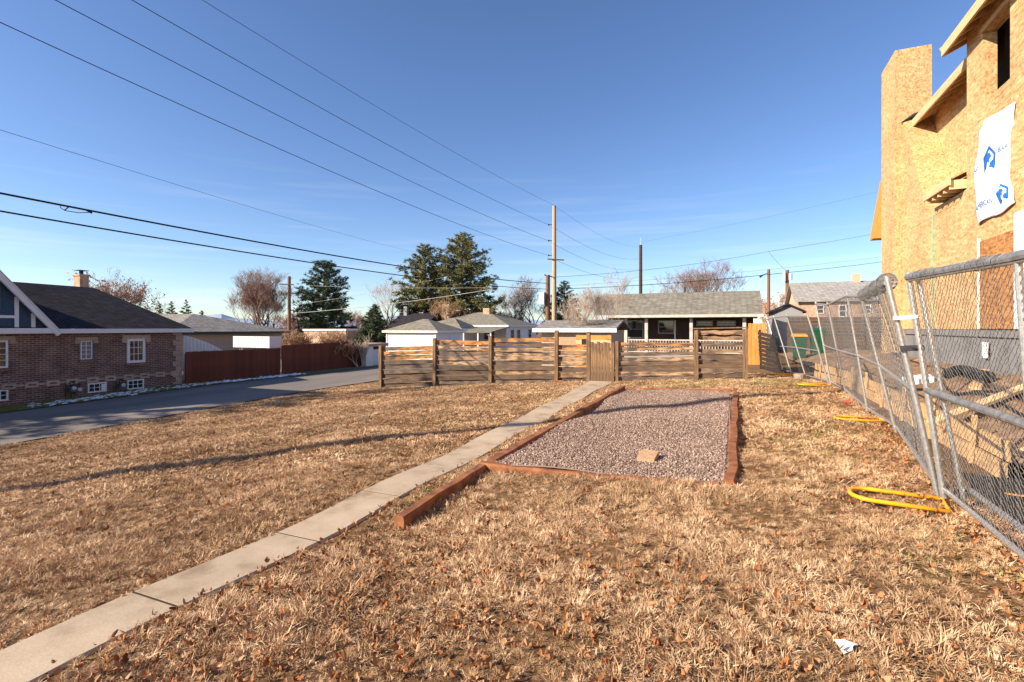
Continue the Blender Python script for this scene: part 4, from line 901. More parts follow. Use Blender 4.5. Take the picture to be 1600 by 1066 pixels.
# clamp between the near panels
cl = thing('fence_clamp', 'pale clamp joining the two nearest chain link panels', 'clamp', (1.48, 5.6, 1.45))
a, b_ = gpost(3)[0].lerp(gpost(3)[1], .80), gpost(2)[0].lerp(gpost(2)[1], .80); MB().bar(a-Vector((.03, .02, 0)), b_+Vector((.02, .0, 0)), .06, .03).build('clamp_plate', 'white_paint', cl)
a, b_ = gpost(3)[0].lerp(gpost(3)[1], .66), gpost(2)[0].lerp(gpost(2)[1], .66); MB().bar(a-Vector((.03, .02, 0)), b_+Vector((.03, .0, 0)), .05, .05).tube([a.lerp(b_, .5)-Vector((0, .06, 0)), a.lerp(b_, .5)+Vector((0, .06, 0))], .012, 6).build('clamp_bolt', 'dark_metal', cl)
# yellow tubular stands
def stand(x, y, rot, L_, W_, label, r=.016, lift=0):
    z = TZ(x, y); P = []
    for k in range(13): a = PI/2+PI*k/12; P.append((-L_*.5+math.cos(a)*W_*.45, math.sin(a)*W_*.5, 0))
    P = [(L_*.5, W_*.5, 0)]+P+[(L_*.5, -W_*.5, 0)]
    cR, sR = math.cos(rot), math.sin(rot)
    P = [(x+p[0]*cR-p[1]*sR, y+p[0]*sR+p[1]*cR, z+.05+lift*random.random()) for p in P]
    root = thing('fence_stand', label, 'fence stand', (x, y, z), 'yellow fence stands')
    MB().tube(P, r, 8).build('loop', 'yellow_plastic', root, smooth=True)
    MB().tube([Vector(P[0])+Vector((0,0,.0)), Vector(P[-1])], r*.9, 8).build('cross_tube', 'yellow_plastic', root)
stand(1.37, 5.35, -.15, .50, .36, 'largest yellow tube stand under the nearest fence joint', .019)
stand(1.86, 9.45, .05, .5, .3, 'yellow tube stand halfway along the leaning panels')
stand(1.96, 15.0, .05, .55, .34, 'yellow tube stand at the joint of the far panels')
stand(1.55, 17.9, .2, .6, .34, 'farthest yellow tube stand beside the shadowed slat fence')
bk = thing('bucket_base', 'low tan concrete filled bucket by the far fence post', 'bucket', (1.78, 16.9, TZ(1.78, 16.9)))
z = TZ(1.78, 16.9); MB().tube([(1.78, 16.9, z-.01), (1.78, 16.9, z+.14)], [.13, .17], 14).build('bucket', 'bucket_grey', bk); MB().tube([(1.78, 16.9, z+.141), (1.78, 16.9, z+.15)], .15, 14).build('concrete_fill', 'paver_tan', bk)
tag(MB().tube([(1.98, 11.6, .05), (2.02, 11.62, .07), (2.07, 11.58, .05)], [.025, .035, .02], 7).build('red_scrap', 'red_plastic'), 'small red plastic scrap on the dirt by the fence', 'scrap')
lp = MB()
for k in range(10):
    a = k*.63; lp.v.append((.475+.045*math.cos(a)*(1+.35*math.sin(3*a)), 2.75+.03*math.sin(a), .045+.022*math.sin(a*2.3+1)))
lp.v.append((.47, 2.75, .075)); lp.f = [(k, (k+1) % 10, 10) for k in range(10)]
lt = lp.build('paper_litter', 'paper_white', fix=False); tag(lt, 'crumpled white paper scrap on the leaves in the foreground', 'litter'); lt.modifiers.new('t', 'SOLIDIFY').thickness = .004
# form boards holding back the dirt
fbp = [(2.42, 6.4), (2.50, 9.2), (2.62, 12.2), (2.66, 15.2), (2.3, 18.0)]
for i in range(4):
    rt = thing('form_board_wall', ['nearest', 'second nearest', 'third nearest', 'farthest'][i]+' length of stacked form boards behind the chain link', 'retaining boards', (fbp[i][0], (fbp[i][1]+fbp[i+1][1])/2, 0), 'stacked form boards')
    for k in range(2):
        a, b_ = fbp[i], fbp[i+1]; MB().bar((a[0]+.02*k+random.uniform(-.02, .02), a[1]+.01, .1+.2*k), (b_[0]+.02*k, b_[1]-.01, .1+.2*k+random.uniform(-.02, .03)), .04, .19).build('board', 'form_board', rt, loc=(a[0], a[1], .1+.2*k))
    for q in (.25, .75): x, y = fbp[i][0]+(fbp[i+1][0]-fbp[i][0])*q-.045, fbp[i][1]+(fbp[i+1][1]-fbp[i][1])*q; MB().bar((x-.03, y, -.1), (x+.02, y, .55), .04, .04).build('stake', 'form_board', rt)
# loose things on the site dirt
def lz(x, y): return float(sz(x, y))
for i, (x, y, L_, a, m_, lab) in enumerate(((3.3, 6.6, 1.8, 1.2, 'lumber', 'pale loose plank lying on the site dirt nearest the frame edge'), (3.2, 8.6, 2.4, .9, 'lumber', 'long pale plank lying on the dirt behind the leaning panel'), (3.6, 10.4, 1.6, .4, 'form_board', 'short brown plank on the dirt under the house wrap sheet'))):
    mb = MB(); d = Vector((math.sin(a), math.cos(a), 0))*L_/2; p = Vector((x, y, 0)); za = max(lz(x-d.x, y-d.y), 0)+.06; zb_ = lz(x+d.x, y+d.y)+.06
    tag(mb.bar((x-d.x, y-d.y, za), (x+d.x, y+d.y, zb_), .14, .04).build('loose_plank', m_, loc=(x, y, (za+zb_)/2)), lab, 'plank', 'loose planks on the site')
dp = thing('drain_pipe', 'black corrugated drain pipe lying near the foundation', 'pipe', (3.6, 11.6, lz(3.6, 11.6)))
P = [(3.6+.05*math.sin(y), y, lz(3.6, y)+.10) for y in np.linspace(10.0, 11.6, 60)]
MB().tube(P, [.09 if k % 2 else .075 for k in range(60)], 10).build('pipe', 'black_plastic', dp)
tag(MB().tube([(3.4+.25*math.sin(y*1.1), y, lz(3.4+.25*math.sin(y*1.1), y)+.025) for y in np.linspace(5.5, 12, 50)], .016, 6).build('site_hose', 'black_plastic'), 'thin black hose snaking over the site dirt', 'hose')
tag(MB().tube([(2.95+.2*math.sin(y*.8+1), y, lz(2.95+.2*math.sin(y*.8+1), y)+.03) for y in np.linspace(7, 16, 60)], .02, 6).build('site_cable', 'black_plastic'), 'black cable running along the top of the form boards', 'cable')
bm_ = thing('black_mat', 'black mat with two yellow straps right of the near fence', 'mat', (2.25, 5.3, .1))
P = []
xs3 = np.linspace(1.88, 3.1, 9); ys3 = np.linspace(4.9, 5.85, 7)
v = [(x, y, max(lz(x, y), TZ(x, y))+.035+.012*math.sin(x*9+y*5)) for y in ys3 for x in xs3]; f = [(j*9+i, j*9+i+1, (j+1)*9+i+1, (j+1)*9+i) for j in range(6) for i in range(8)]
o = MB().add(v, f).build('mat_sheet', 'black_plastic', bm_, fix=False); o.modifiers.new('t', 'SOLIDIFY').thickness = .008
for y in (5.1, 5.4): MB().add([(x, y+d, max(lz(x, y), TZ(x, y))+.065+.012*math.sin(x*9+y*5)) for x in xs3[1:] for d in (-.03, .03)], [(2*i, 2*i+2, 2*i+3, 2*i+1) for i in range(7)]).build('strap', 'yellow_plastic', bm_, fix=False)
wsht = atX(1365, 580, 3.2)
tag(MB().hexa([(3.0,11.8,lz(3,11.8)),(3.4,11.7,lz(3.4,11.7)),(3.5,12.4,lz(3.5,12.4)),(3.1,12.5,lz(3.1,12.5)),(3.0,11.8,lz(3,11.8)+.08),(3.4,11.7,lz(3.4,11.7)+.1),(3.5,12.4,lz(3.5,12.4)+.08),(3.1,12.5,lz(3.1,12.5)+.1)]).build('white_sack', 'paper_white'), 'flat white sack lying on the dirt behind the boards', 'sack')

# ------------------------------------------------------------------ utility poles and wires
def zline(P, px, py):     # height of a vertical line above plan point P at the pixel row
    fwd = -P[0]*ST+P[1]*CT; return H-(py-512)/800*fwd
P1 = atS(866, 500, 42)[:2]; P0 = (-14.6, -1.75)
tp = thing('utility_pole', 'tall pale wooden utility pole standing above the tan shed', 'utility pole', (P1[0], P1[1], -1))
MB().tube([(P1[0], P1[1], -1.2), (P1[0], P1[1], zline(P1, 0, 322))], [.21, .15], 12).build('pole', 'pole_wood', tp)
for py in (351, 376, 399): 
    z = zline(P1, 0, py); MB().tube([(P1[0]-.16, P1[1], z), (P1[0]-.45, P1[1]-.1, z)], .03, 6).tube([(P1[0]-.45, P1[1]-.1, z-.06), (P1[0]-.45, P1[1]-.1, z+.07)], .06, 8).build('insulator', 'dark_metal', tp)
z = zline(P1, 0, 405); MB().bar((P1[0]-.5, P1[1]-.2, z), (P1[0]+.9, P1[1]-.2, z-.15), .08, .1).build('crossarm', 'pole_dark', tp)
P1b = atS(856, 500, 40)[:2]
sp_ = thing('utility_pole', 'short brown utility pole carrying a grey box beside the tall one', 'utility pole', (P1b[0], P1b[1], -1))
MB().tube([(P1b[0], P1b[1], -1.2), (P1b[0], P1b[1], zline(P1b, 0, 430))], [.2, .17], 12).build('pole', 'pole_red', sp_)
z = zline(P1b, 0, 467); MB().box(P1b[0]-.60, P1b[0]-.18, P1b[1]-.4, P1b[1]-.02, z-.45, z+.5).build('equipment_box', 'transformer_grey', sp_)
MB().bar((P1b[0]-.2, P1b[1]-.2, zline(P1b, 0, 430)), (P1[0]-.1, P1[1]-.2, zline(P1, 0, 433)), .06, .08).build('tie_bar', 'dark_metal', sp_)
P2 = (-13.6, 81.0)
p2 = thing('utility_pole', 'thin dark utility pole rising behind the porch house roof', 'utility pole', (P2[0], P2[1], -1)); P2 = atS(1001, 500, 80)[:2]; p2.location = (P2[0], P2[1], -1)
MB().tube([(P2[0], P2[1], -1.2), (P2[0], P2[1], zline(P2, 0, 383))], [.3, .24], 10).build('pole', 'pole_dark', p2); MB().tube([(P2[0], P2[1], zline(P2, 0, 383)), (P2[0], P2[1], zline(P2, 0, 372))], .04, 6).build('pole_tip', 'transformer_grey', p2)
P3 = atS(452, 500, 56)[:2]
p3 = thing('utility_pole', 'dark pole with short crossarm in front of the bare round tree', 'utility pole', (P3[0], P3[1], -1))
MB().tube([(P3[0], P3[1], -1.2), (P3[0], P3[1], zline(P3, 0, 432))], [.2, .16], 10).build('pole', 'pole_red', p3); z = zline(P3, 0, 444); MB().bar((P3[0]-1.1, P3[1]-.3, z), (P3[0]+.75, P3[1]-.1, z-.1), .09, .11).build('crossarm', 'pole_dark', p3)
P4 = atS(1201, 490, 48)[:2]; P5 = atS(1230, 490, 46)[:2]
p4 = thing('utility_pole', 'slim brown pole right of the porch house roof', 'utility pole', (P4[0], P4[1], -.5)); MB().tube([(P4[0], P4[1], -.6), (P4[0], P4[1], zline(P4, 0, 421))], [.17, .13], 10).build('pole', 'pole_red', p4)
MB().tube([(P4[0], P4[1], zline(P4, 0, 426)), (P4[0]-.5, P4[1]-.3, zline(P4, 0, 430))], .03, 6).tube([(P4[0]-.5, P4[1]-.3, zline(P4, 0, 430)), (P4[0]-.75, P4[1]-.4, zline(P4, 0, 433))], [.06, .1], 8).build('lamp_arm', 'dark_metal', p4)
p5 = thing('utility_pole', 'brown pole with transformer cans nearest the tan brick house', 'utility pole', (P5[0], P5[1], -.5)); MB().tube([(P5[0], P5[1], -.6), (P5[0], P5[1], zline(P5, 0, 422))], [.18, .15], 10).build('pole', 'pole_red', p5)
for dx, za, zb_ in ((-.25, 440, 426), (.25, 438, 428)): MB().tube([(P5[0]+dx, P5[1]-.2, zline(P5, 0, za)), (P5[0]+dx, P5[1]-.2, zline(P5, 0, zb_))], .15, 10).build('transformer_can', 'transformer_grey', p5)
# the pole out of frame at left that carries the near ends and throws the long shadow
p0 = thing('utility_pole', 'wooden pole by the near kerb, left of the view, throwing the long shadow', 'utility pole', (P0[0], P0[1], TZ(*P0)))
MB().tube([(P0[0], P0[1], TZ(*P0)-.2), (P0[0], P0[1], 12.5)], [.22, .16], 12).build('pole', 'pole_wood', p0)
def wire(A_, B_, sag, r, mat, label, n_=40):
    A_ = Vector(A_); B_ = Vector(B_); pts = []
    for i in range(n_+1): q = i/n_; p = A_.lerp(B_, q); p.z -= 4*sag*q*(1-q); pts.append(p)
    o = MB().tube(pts, r, 5).build('overhead_wire', mat); tag(o, label, 'wire', 'overhead wires'); return pts
def fit_wire(Pa, B_, px, py, sag):
    """height at plan point Pa so that the sagging wire to B_ passes the measured point"""
    u = (px-800)/800; ax = Vector((CT-u*(-ST), ST-u*CT))   # points with right - u*fwd = 0
    f = lambda P: (P[0]*CT+P[1]*ST)-u*(-P[0]*ST+P[1]*CT)
    fa, fb = f(Pa), f(B_); t_ = fa/(fa-fb); P = (Pa[0]+(B_[0]-Pa[0])*t_, Pa[1]+(B_[1]-Pa[1])*t_)
    z = zline(P, px, py); return (z+4*sag*t_*(1-t_)-B_[2]*t_)/(1-t_)
ends = []
for (px, py, py1, sag, r, mat, dx, lab) in ((316, 0, 321, .55, .008, 'cable', 0, 'topmost thin wire reaching the tall pole tip from overhead'), (206, 0, 351, .6, .011, 'cable', -.45, 'second wire from the top leading to the tall pole'), (86, 0, 376, .6, .011, 'cable', -.45, 'third wire from the top leading to the tall pole'), (0, 35, 399, .6, .011, 'cable', -.45, 'fourth wire from the top leading to the tall pole')):
    B_ = (P1[0]+dx, P1[1]-.1, zline(P1, 0, py1)); z0 = fit_wire(P0, B_, px, py, sag); wire((P0[0], P0[1], z0), B_, sag, r, mat, lab); ends.append(z0)
    wire((P1[0]+(0.2 if dx else 0), P1[1]-.1, zline(P1, 0, py1+(8 if dx else 0))), (P2[0], P2[1], zline(P2, 0, {321: 386, 351: 404, 376: 420, 399: 432}[py1])), .9, r, mat, {321: 'topmost', 351: 'second', 376: 'third', 399: 'lowest'}[py1]+' thin wire from tall pole on to the dark pole')
for (px, py, py1, sag, r, lab) in ((0, 302, 443, .5, .024, 'thick black cable with a slack loop at the upper left'), (0, 330, 452, .5, .020, 'thick black cable just below the looped one')):
    B_ = (P1b[0]-.1, P1b[1]-.2, zline(P1b, 0, py1)); z0 = fit_wire(P0, B_, px, py, sag); pts = wire((P0[0], P0[1], z0), B_, sag, r, 'cable', lab)
    if py == 302:
        u = lambda p: 800+800*(p.x*CT+p.y*ST)/max(.1, -p.x*ST+p.y*CT)
        fine = [Vector((P0[0], P0[1], z0)).lerp(Vector(B_), q/2000)-Vector((0, 0, 4*sag*(q/2000)*(1-q/2000))) for q in range(2001)]
        k1 = next(k for k, p in enumerate(fine) if -p.x*ST+p.y*CT > 1 and u(p) > 95); k2 = next(k for k, p in enumerate(fine) if -p.x*ST+p.y*CT > 1 and u(p) > 143)
        a, c = fine[k1], fine[k2]; d = Vector((0, 0, -.11)); lp = [a, a+d*.5-(c-a)*.04, a+d+(c-a)*.12, a.lerp(c, .55)+d*.95, c-Vector((0, 0, .03)), c]
        o = MB().tube(lp, .009, 6).tube([a+(c-a)*.25, a+d+(c-a)*.1], .014, 5).tube([a.lerp(c, .8)-Vector((0,0,.0)), c-Vector((0,0,.05))], .022, 6).build('slack_loop', 'cable'); tag(o, 'small slack loop clipped under the thick upper cable', 'cable loop')
B_ = atS(664, 397, 66); z0 = fit_wire(P0, B_, 0, 203, .4); wire((P0[0], P0[1], z0), (B_[0], B_[1], B_[2]), .4, .007, 'cable', 'faint thin wire sloping down to the pine pair')
# right-hand wires
RX = atS(1378, 365, 60); wire((P1[0]+.1, P1[1], zline(P1, 0, 433)), atS(1201, 393, 50), .35, .014, 'cable', 'black wire rising right from the tall pole over the porch roof'); wire(atS(1201, 393, 50), atS(1420, 355, 62), .1, .014, 'cable', 'black wire continuing right towards the strand board chase')
wire(atS(1201, 393, 50), (P5[0], P5[1], zline(P5, 0, 424)), .15, .012, 'cable', 'short slack wire dropping to the transformer pole')
wire((P1[0]+.1, P1[1], zline(P1, 0, 452)), (P5[0], P5[1], zline(P5, 0, 426)), .2, .024, 'cable', 'thick black cable from tall pole right to the transformer pole'); wire((P5[0], P5[1], zline(P5, 0, 426)), atS(1420, 403, 60), .1, .022, 'cable', 'thick black cable from transformer pole to the chase')
wire(atS(880, 447, 44), atS(1420, 396, 60), .3, .009, 'cable', 'thin straight wire just above the thick right cable'); wire(atS(1003, 378, 80), atS(1420, 288, 62), .3, .008, 'cable', 'faint thin wire sloping up right from the dark pole')
wire((P3[0], P3[1], zline(P3, 0, 490)), atS(770, 452, 50), .25, .026, 'cable_sunlit', 'sunlit pale cable sloping up right across the pines'); wire((P3[0], P3[1], zline(P3, 0, 478)), atS(700, 432, 54), .2, .012, 'cable_sunlit', 'thin pale wire above the sunlit pale cable')
wire((P3[0], P3[1], zline(P3, 0, 492)), atS(345, 512, 40), .1, .02, 'cable_sunlit', 'pale service cable dropping left to the low tan house'); wire((P3[0]+.6, P3[1], zline(P3, 0, 446)), atS(866, 448, 44), .2, .01, 'cable_sunlit', 'thin pale wire level from the crossarm to the short pole')

# ------------------------------------------------------------------ trees
def bare_tree(name, label, loc, height, spread, seed, mats=('bark', 'twig'), depth=6, first=.28, nstem=1, lean=(0, 0), group=None, thick=1.0, tw=1.0, upright=.35, leaves=0, lsize=.12):
    R = random.Random(seed); root = thing(name, label, 'tree' if height > 2.6 else 'shrub', loc, group); T, Cn = MB(), MB()
    def grow(p, d, ln, r, lv):
        n_ = 4 if lv < 3 else 3 if lv < 6 else 2; pts = [p]; dirs = d
        for i in range(n_):
            dirs = (dirs+Vector((R.gauss(0, .13), R.gauss(0, .13), R.gauss(0, .08)+.05*(lv > 0)))).normalized(); pts.append(pts[-1]+dirs*ln/n_)
        r1 = r*(.62 if lv < depth else .4); rs = [r+(r1-r)*i/n_ for i in range(n_+1)]
        (T if lv <= 2 else Cn).tube(pts, rs, 7 if lv == 0 else 5 if lv < 3 else 3, caps=False)
        if lv >= depth: return
        kids = 2 if lv == 0 else R.choice((2, 3, 3)) if lv < 4 else R.choice((2, 3, 4))
        if lv == 0: kids = R.choice((3, 4))
        for k in range(kids):
            q = 1.0 if k < 2 else R.uniform(.45, .95); i = int(q*n_); base = pts[i]
            az = R.uniform(0, 2*PI); sp_ = R.uniform(.35, .85)*spread; side = Vector((math.cos(az), math.sin(az), R.uniform(-.1, .5)))
            nd = (dirs*(1-upright*.3)+side*sp_+Vector((0, 0, upright*.35))).normalized()
            grow(base, nd, ln*R.uniform(.62, .85) if lv else ln*R.uniform(.75, 1.0), max(.004*tw, rs[i]*R.uniform(.55, .75)), lv+1)
    for s_ in range(nstem):
        d0 = Vector((lean[0]+(R.gauss(0, .25) if nstem > 1 else 0), lean[1]+(R.gauss(0, .25) if nstem > 1 else 0), 1)).normalized()
        grow(Vector((R.gauss(0, .1)*(nstem > 1), R.gauss(0, .1)*(nstem > 1), -.15)), d0, height*first, height*.022*thick, 0)
    top = max(max(p[2] for p in T.v), max(p[2] for p in Cn.v)); k = height/top
    for M_ in (T, Cn): M_.v = [(x*k, y*k, z*k if z > 0 else z) for (x, y, z) in M_.v]
    trio = [(T, 'trunk', mats[0]), (Cn, 'crown', mats[1])]
    if leaves:
        Lf = MB(); tips = Cn.v[:]
        for q in range(leaves):
            c = Vector(R.choice(tips))+Vector((R.gauss(0, .12), R.gauss(0, .12), R.gauss(0, .12))); a = Vector((R.gauss(0, 1), R.gauss(0, 1), R.gauss(0, 1))).normalized(); b_ = a.cross(Vector((R.gauss(0, 1), R.gauss(0, 1), R.gauss(0, 1)))).normalized(); z_ = lsize*R.uniform(.5, 1.2)
            Lf.add([c-a*z_, c+b_*z_*.5, c+a*z_, c-b_*z_*.5], [(0, 1, 2, 3)])
        trio.append((Lf, 'leaves', 'orange_leaf'))
    for M_, nm, mt in trio:
        o = M_.build(nm, mt, None, fix=False); o.parent = root
    return root, top*k
def conifer(name, label, loc, height, width, seed, mat='needle', dens=1.0, conic=1.0, bare=.1, clump=.42, group=None, n_br=110):
    R = random.Random(seed); root = thing(name, label, 'tree', loc, group); T = MB(); V = []; F = []
    T.tube([(0, 0, -.2), (R.gauss(0, .1), R.gauss(0, .1), height*.5), (0, 0, height*.97)], [height*.022, height*.014, .02], 8)
    nr = np.random.default_rng(seed)
    for k in range(int(n_br)):
        q = (k+.5)/n_br; z = height*(bare+(1-bare)*q); az = k*2.399+R.uniform(-.4, .4)
        prof = (1-q)**conic*(.72+.28*min(1, q*5)); ln = width*.5*(prof*R.uniform(.62, 1.12)+.05)
        tilt = .25*(1-q)*-1+.55*q+R.uniform(-.15, .2)
        d = Vector((math.cos(az), math.sin(az), tilt*.6)).normalized(); p0 = Vector((0, 0, z)); p1 = p0+d*ln; p1.z += .12*ln
        T.tube([p0, p0.lerp(p1, .6), p1], [.03+.012*ln, .02, .006], 3, caps=False)
        nc = max(4, int(ln*11*dens))
        for c in range(nc):
            f_ = R.uniform(.28, 1.05); c0 = p0.lerp(p1, f_)+Vector((R.gauss(0, .1), R.gauss(0, .1), R.gauss(0, .07)))*(.4+ln*.5); cs = clump*R.uniform(.5, 1.1)*(.7+.5*(1-q))
            for b_ in range(17):
                dv = nr.normal(size=3); dv[2] = dv[2]*.7+.35; dv /= np.linalg.norm(dv); sd = np.cross(dv, nr.normal(size=3)); sd /= (np.linalg.norm(sd)+1e-6)
                o = len(V); c1 = np.array(c0)+dv*cs*R.uniform(.35, .8); w_ = cs*.055
                V += [tuple(np.array(c0)+sd*w_), tuple(np.array(c0)-sd*w_), tuple(c1-sd*w_*.6), tuple(c1+sd*w_*.6)]; F.append((o, o+1, o+2, o+3))
    t_ = T.build('trunk', 'bark', None, fix=False); t_.parent = root
    me = bpy.data.meshes.new('crown'); me.from_pydata(V, [], F); me.materials.append(MATS[mat]); o = bpy.data.objects.new('crown', me); COL.objects.link(o); o.parent = root
    return root
def base(px, s): p = atS(px, 512, s); return (p[0], p[1], -1.05)
def hgt(py, s): return H-(py-512)/800*s+1.05
conifer('pine_tree', 'broad left pine of the pair behind the white garage', base(664, 66), hgt(384, 66), 10.5, 3, conic=.62, n_br=120, clump=.62, bare=.14, group='tall pines')
conifer('pine_tree', 'taller right pine of the pair behind the white bungalow', base(722, 66), hgt(368, 66), 12.0, 4, conic=.55, n_br=135, clump=.62, bare=.12, group='tall pines')
conifer('pine_tree', 'rounded dark pine right of the crossarm pole', base(507, 60), hgt(411, 60), 7.2, 5, mat='needle_dark', conic=.42, n_br=110, clump=.55, bare=.16, group='tall pines')
conifer('spruce_tree', 'small dark spruce left of the white garage', base(585, 50), hgt(477, 50), 4.4, 6, mat='needle_dark', conic=.8, n_br=90, clump=.42, bare=.03, dens=1.6)
conifer('spruce_tree', 'dark conifer partly behind the tall pole', base(882, 70), hgt(440, 70), 7.0, 8, mat='needle_dark', conic=.7, n_br=80, clump=.5, dens=1.2)
for i, (px, py) in enumerate(((249, 473), (268, 471), (291, 469), (316, 486))):
    conifer('far_conifer', ['leftmost', 'second', 'third and tallest', 'rightmost and smallest'][i]+' of the far conifers over the grey roof', base(px, 110), hgt(py, 110), 4.2, 20+i, conic=.8, n_br=32, clump=.6, dens=1.5, group='far conifers')
bare_tree('bare_tree', 'large round crowned bare tree left of the crossarm pole', base(408, 58), hgt(409, 58), 1.2, 39, depth=8, first=.17, nstem=4, upright=.42, tw=1.4)
bare_tree('bare_tree', 'bare tree with last orange leaves behind the brick chimney', base(172, 42), hgt(412, 42), 1.5, 37, depth=7, first=.18, nstem=2, tw=1.4, upright=.2, leaves=2600, lsize=.10)
bare_tree('bare_tree', 'thin open bare tree between the two pine groups', base(606, 72), hgt(418, 72), .8, 36, depth=6, first=.25, nstem=2, mats=('bark', 'twig_pale'), tw=2.0)
bare_tree('bare_tree', 'wide arching bare tree left of the short pole', base(828, 74), hgt(425, 74), 1.45, 38, depth=7, first=.2, nstem=3, tw=2.2, upright=.2)
bare_tree('bare_tree', 'pale bare tree close behind the plank gate', (atS(935, 512, 25)[0], atS(935, 512, 25)[1], -.4), hgt(418, 25)-.6, .8, 41, depth=7, first=.2, nstem=3, mats=('bark', 'twig_pale'), tw=.9, thick=.7)
bare_tree('bare_tree', 'reddish bare tree behind the porch house ridge', base(1105, 72), hgt(400, 72), 1.35, 44, depth=7, first=.2, nstem=4, tw=2.4, upright=.25)
bare_tree('bare_tree', 'rust coloured bushy tree between the two right poles', base(1207, 62), hgt(452, 62), .8, 47, depth=6, tw=1.6, nstem=2, leaves=1500, lsize=.14)
bare_tree('bare_tree', 'low red twiggy tree behind the white garage roof', base(688, 60), hgt(462, 60), 1.0, 48, mats=('bark', 'dry_shrub'), depth=6, first=.2, nstem=3, tw=2.0)
bare_tree('bare_tree', 'reddish thicket tree between round tree and dark pine', base(455, 75), hgt(485, 75), 1.2, 52, depth=6, first=.15, nstem=4, tw=2)
bare_tree('bare_tree', 'low reddish tree behind the small spruce', base(560, 78), hgt(482, 78), 1.3, 53, depth=6, first=.15, nstem=4, tw=2)
bare_tree('bare_tree', 'low brown tree behind the tan shed roof', base(800, 70), hgt(478, 70), 1.2, 54, depth=6, first=.15, nstem=4, tw=2)
bare_tree('dry_shrub', 'tangled dry shrub overhanging the red plank fence', (-23.2, atX(520, 540, -23)[1], -1.0), 2.5, 1.3, 57, mats=('twig_pale', 'dry_shrub'), depth=6, first=.15, nstem=6, tw=1.5, upright=.1)
bare_tree('dry_shrub', 'smaller dry shrub right of the white canopy', (-24.5, atX(470, 540, -24)[1], -1.0), 2.4, 1.2, 58, mats=('twig_pale', 'dry_shrub'), depth=6, first=.15, nstem=5, tw=1.5, upright=.15)
bare_tree('leaning_shrub', 'pale bare shrub leaning over the end of the red fence', (-21.9, atX(560, 540, -22)[1], -1.0), 2.2, .9, 59, mats=('twig_pale', 'twig_pale'), depth=5, first=.2, nstem=3, tw=1.2)
conifer('yard_pine', 'open branched pine in the brick house front yard, left of the view', (-26.0, 1.6, -1.4), 12.2, 6.5, 71, conic=.45, n_br=46, clump=.55, bare=.28, dens=.55)
bare_tree('yard_tree', 'bare tree behind the brick house, far left of the view', (-31, 2.2, -1.3), 8.5, 1.0, 63, depth=7, first=.22, tw=1.4)

# ------------------------------------------------------------------ scattered ground cover (grass, leaves, gravel, snow)
def proto_coll(name, meshes, mat):
    c = bpy.data.collections.new(name)
    for i, (v, f) in enumerate(meshes):
        me = bpy.data.meshes.new(name); me.from_pydata(v, [], f); me.materials.append(MATS[mat]); c.objects.link(bpy.data.objects.new(name, me))
    return c
def scatter(name, P, rot, scl, idx, coll, label, cat):
    me = bpy.data.meshes.new(name); me.vertices.add(len(P)); me.vertices.foreach_set('co', np.asarray(P, np.float32).ravel())
    a = me.attributes.new('rot', 'FLOAT_VECTOR', 'POINT'); a.data.foreach_set('vector', np.asarray(rot, np.float32).ravel())
    a = me.attributes.new('scl', 'FLOAT', 'POINT'); a.data.foreach_set('value', np.asarray(scl, np.float32))
    a = me.attributes.new('idx', 'INT', 'POINT'); a.data.foreach_set('value', np.asarray(idx, np.int32))
    o = bpy.data.objects.new(name, me); COL.objects.link(o)
    g = bpy.data.node_groups.new(name, 'GeometryNodeTree'); g.interface.new_socket('Geometry', in_out='INPUT', socket_type='NodeSocketGeometry'); g.interface.new_socket('Geometry', in_out='OUTPUT', socket_type='NodeSocketGeometry')
    N = g.nodes.new; gi, go = N('NodeGroupInput'), N('NodeGroupOutput'); ci = N('GeometryNodeCollectionInfo'); ci.inputs['Collection'].default_value = coll; ci.inputs['Separate Children'].default_value = True
    ip = N('GeometryNodeInstanceOnPoints'); ip.inputs['Pick Instance'].default_value = True
    def attr(nm, ty): q = N('GeometryNodeInputNamedAttribute'); q.data_type = ty; q.inputs['Name'].default_value = nm; return q.outputs['Attribute']
    k = g.links.new; k(gi.outputs[0], ip.inputs['Points']); k(ci.outputs[0], ip.inputs['Instance']); k(attr('idx', 'INT'), ip.inputs['Instance Index']); k(attr('scl', 'FLOAT'), ip.inputs['Scale'])
    e2r = N('FunctionNodeEulerToRotation'); k(attr('rot', 'FLOAT_VECTOR'), e2r.inputs[0]); k(e2r.outputs[0], ip.inputs['Rotation']); k(ip.outputs[0], go.inputs[0])
    md = o.modifiers.new('scatter', 'NODES'); md.node_group = g
    return tag(o, label, cat, kind='stuff')
def clump_mesh(nb, rad, h0, h1, flat, w=.0035, out=.75):
    v, f = [], []
    for k in range(nb):
        a = rng.uniform(0, 2*PI); r = rad*math.sqrt(rng.uniform()); b0 = np.array([r*math.cos(a), r*math.sin(a), -.015])
        az = a+rng.normal(0, .7) if rng.uniform() < out else rng.uniform(0, 2*PI)
        ln = rng.uniform(h0, h1); el = flat[1]-(flat[1]-flat[0])*(r/rad)*rng.uniform(.6, 1.2); d = np.array([math.cos(az)*math.cos(el), math.sin(az)*math.cos(el), math.sin(el)]); sa = az+rng.normal(0, .5)
        sd = np.array([-math.sin(sa), math.cos(sa), rng.normal(0, .3)])*w*rng.uniform(.6, 1.3)
        m_ = b0+d*ln*.5; d2 = d.copy(); d2[2] -= rng.uniform(.1, 1.0); d2[:2] += rng.normal(0, .35, 2); d2 /= np.linalg.norm(d2); e = m_+d2*ln*.5; e[2] = max(e[2], .002)
        o = len(v); v += [tuple(b0+sd), tuple(b0-sd), tuple(m_-sd*.85), tuple(m_+sd*.85), tuple(e)]; f += [(o, o+1, o+2, o+3), (o+3, o+2, o+4)]
    return v, f
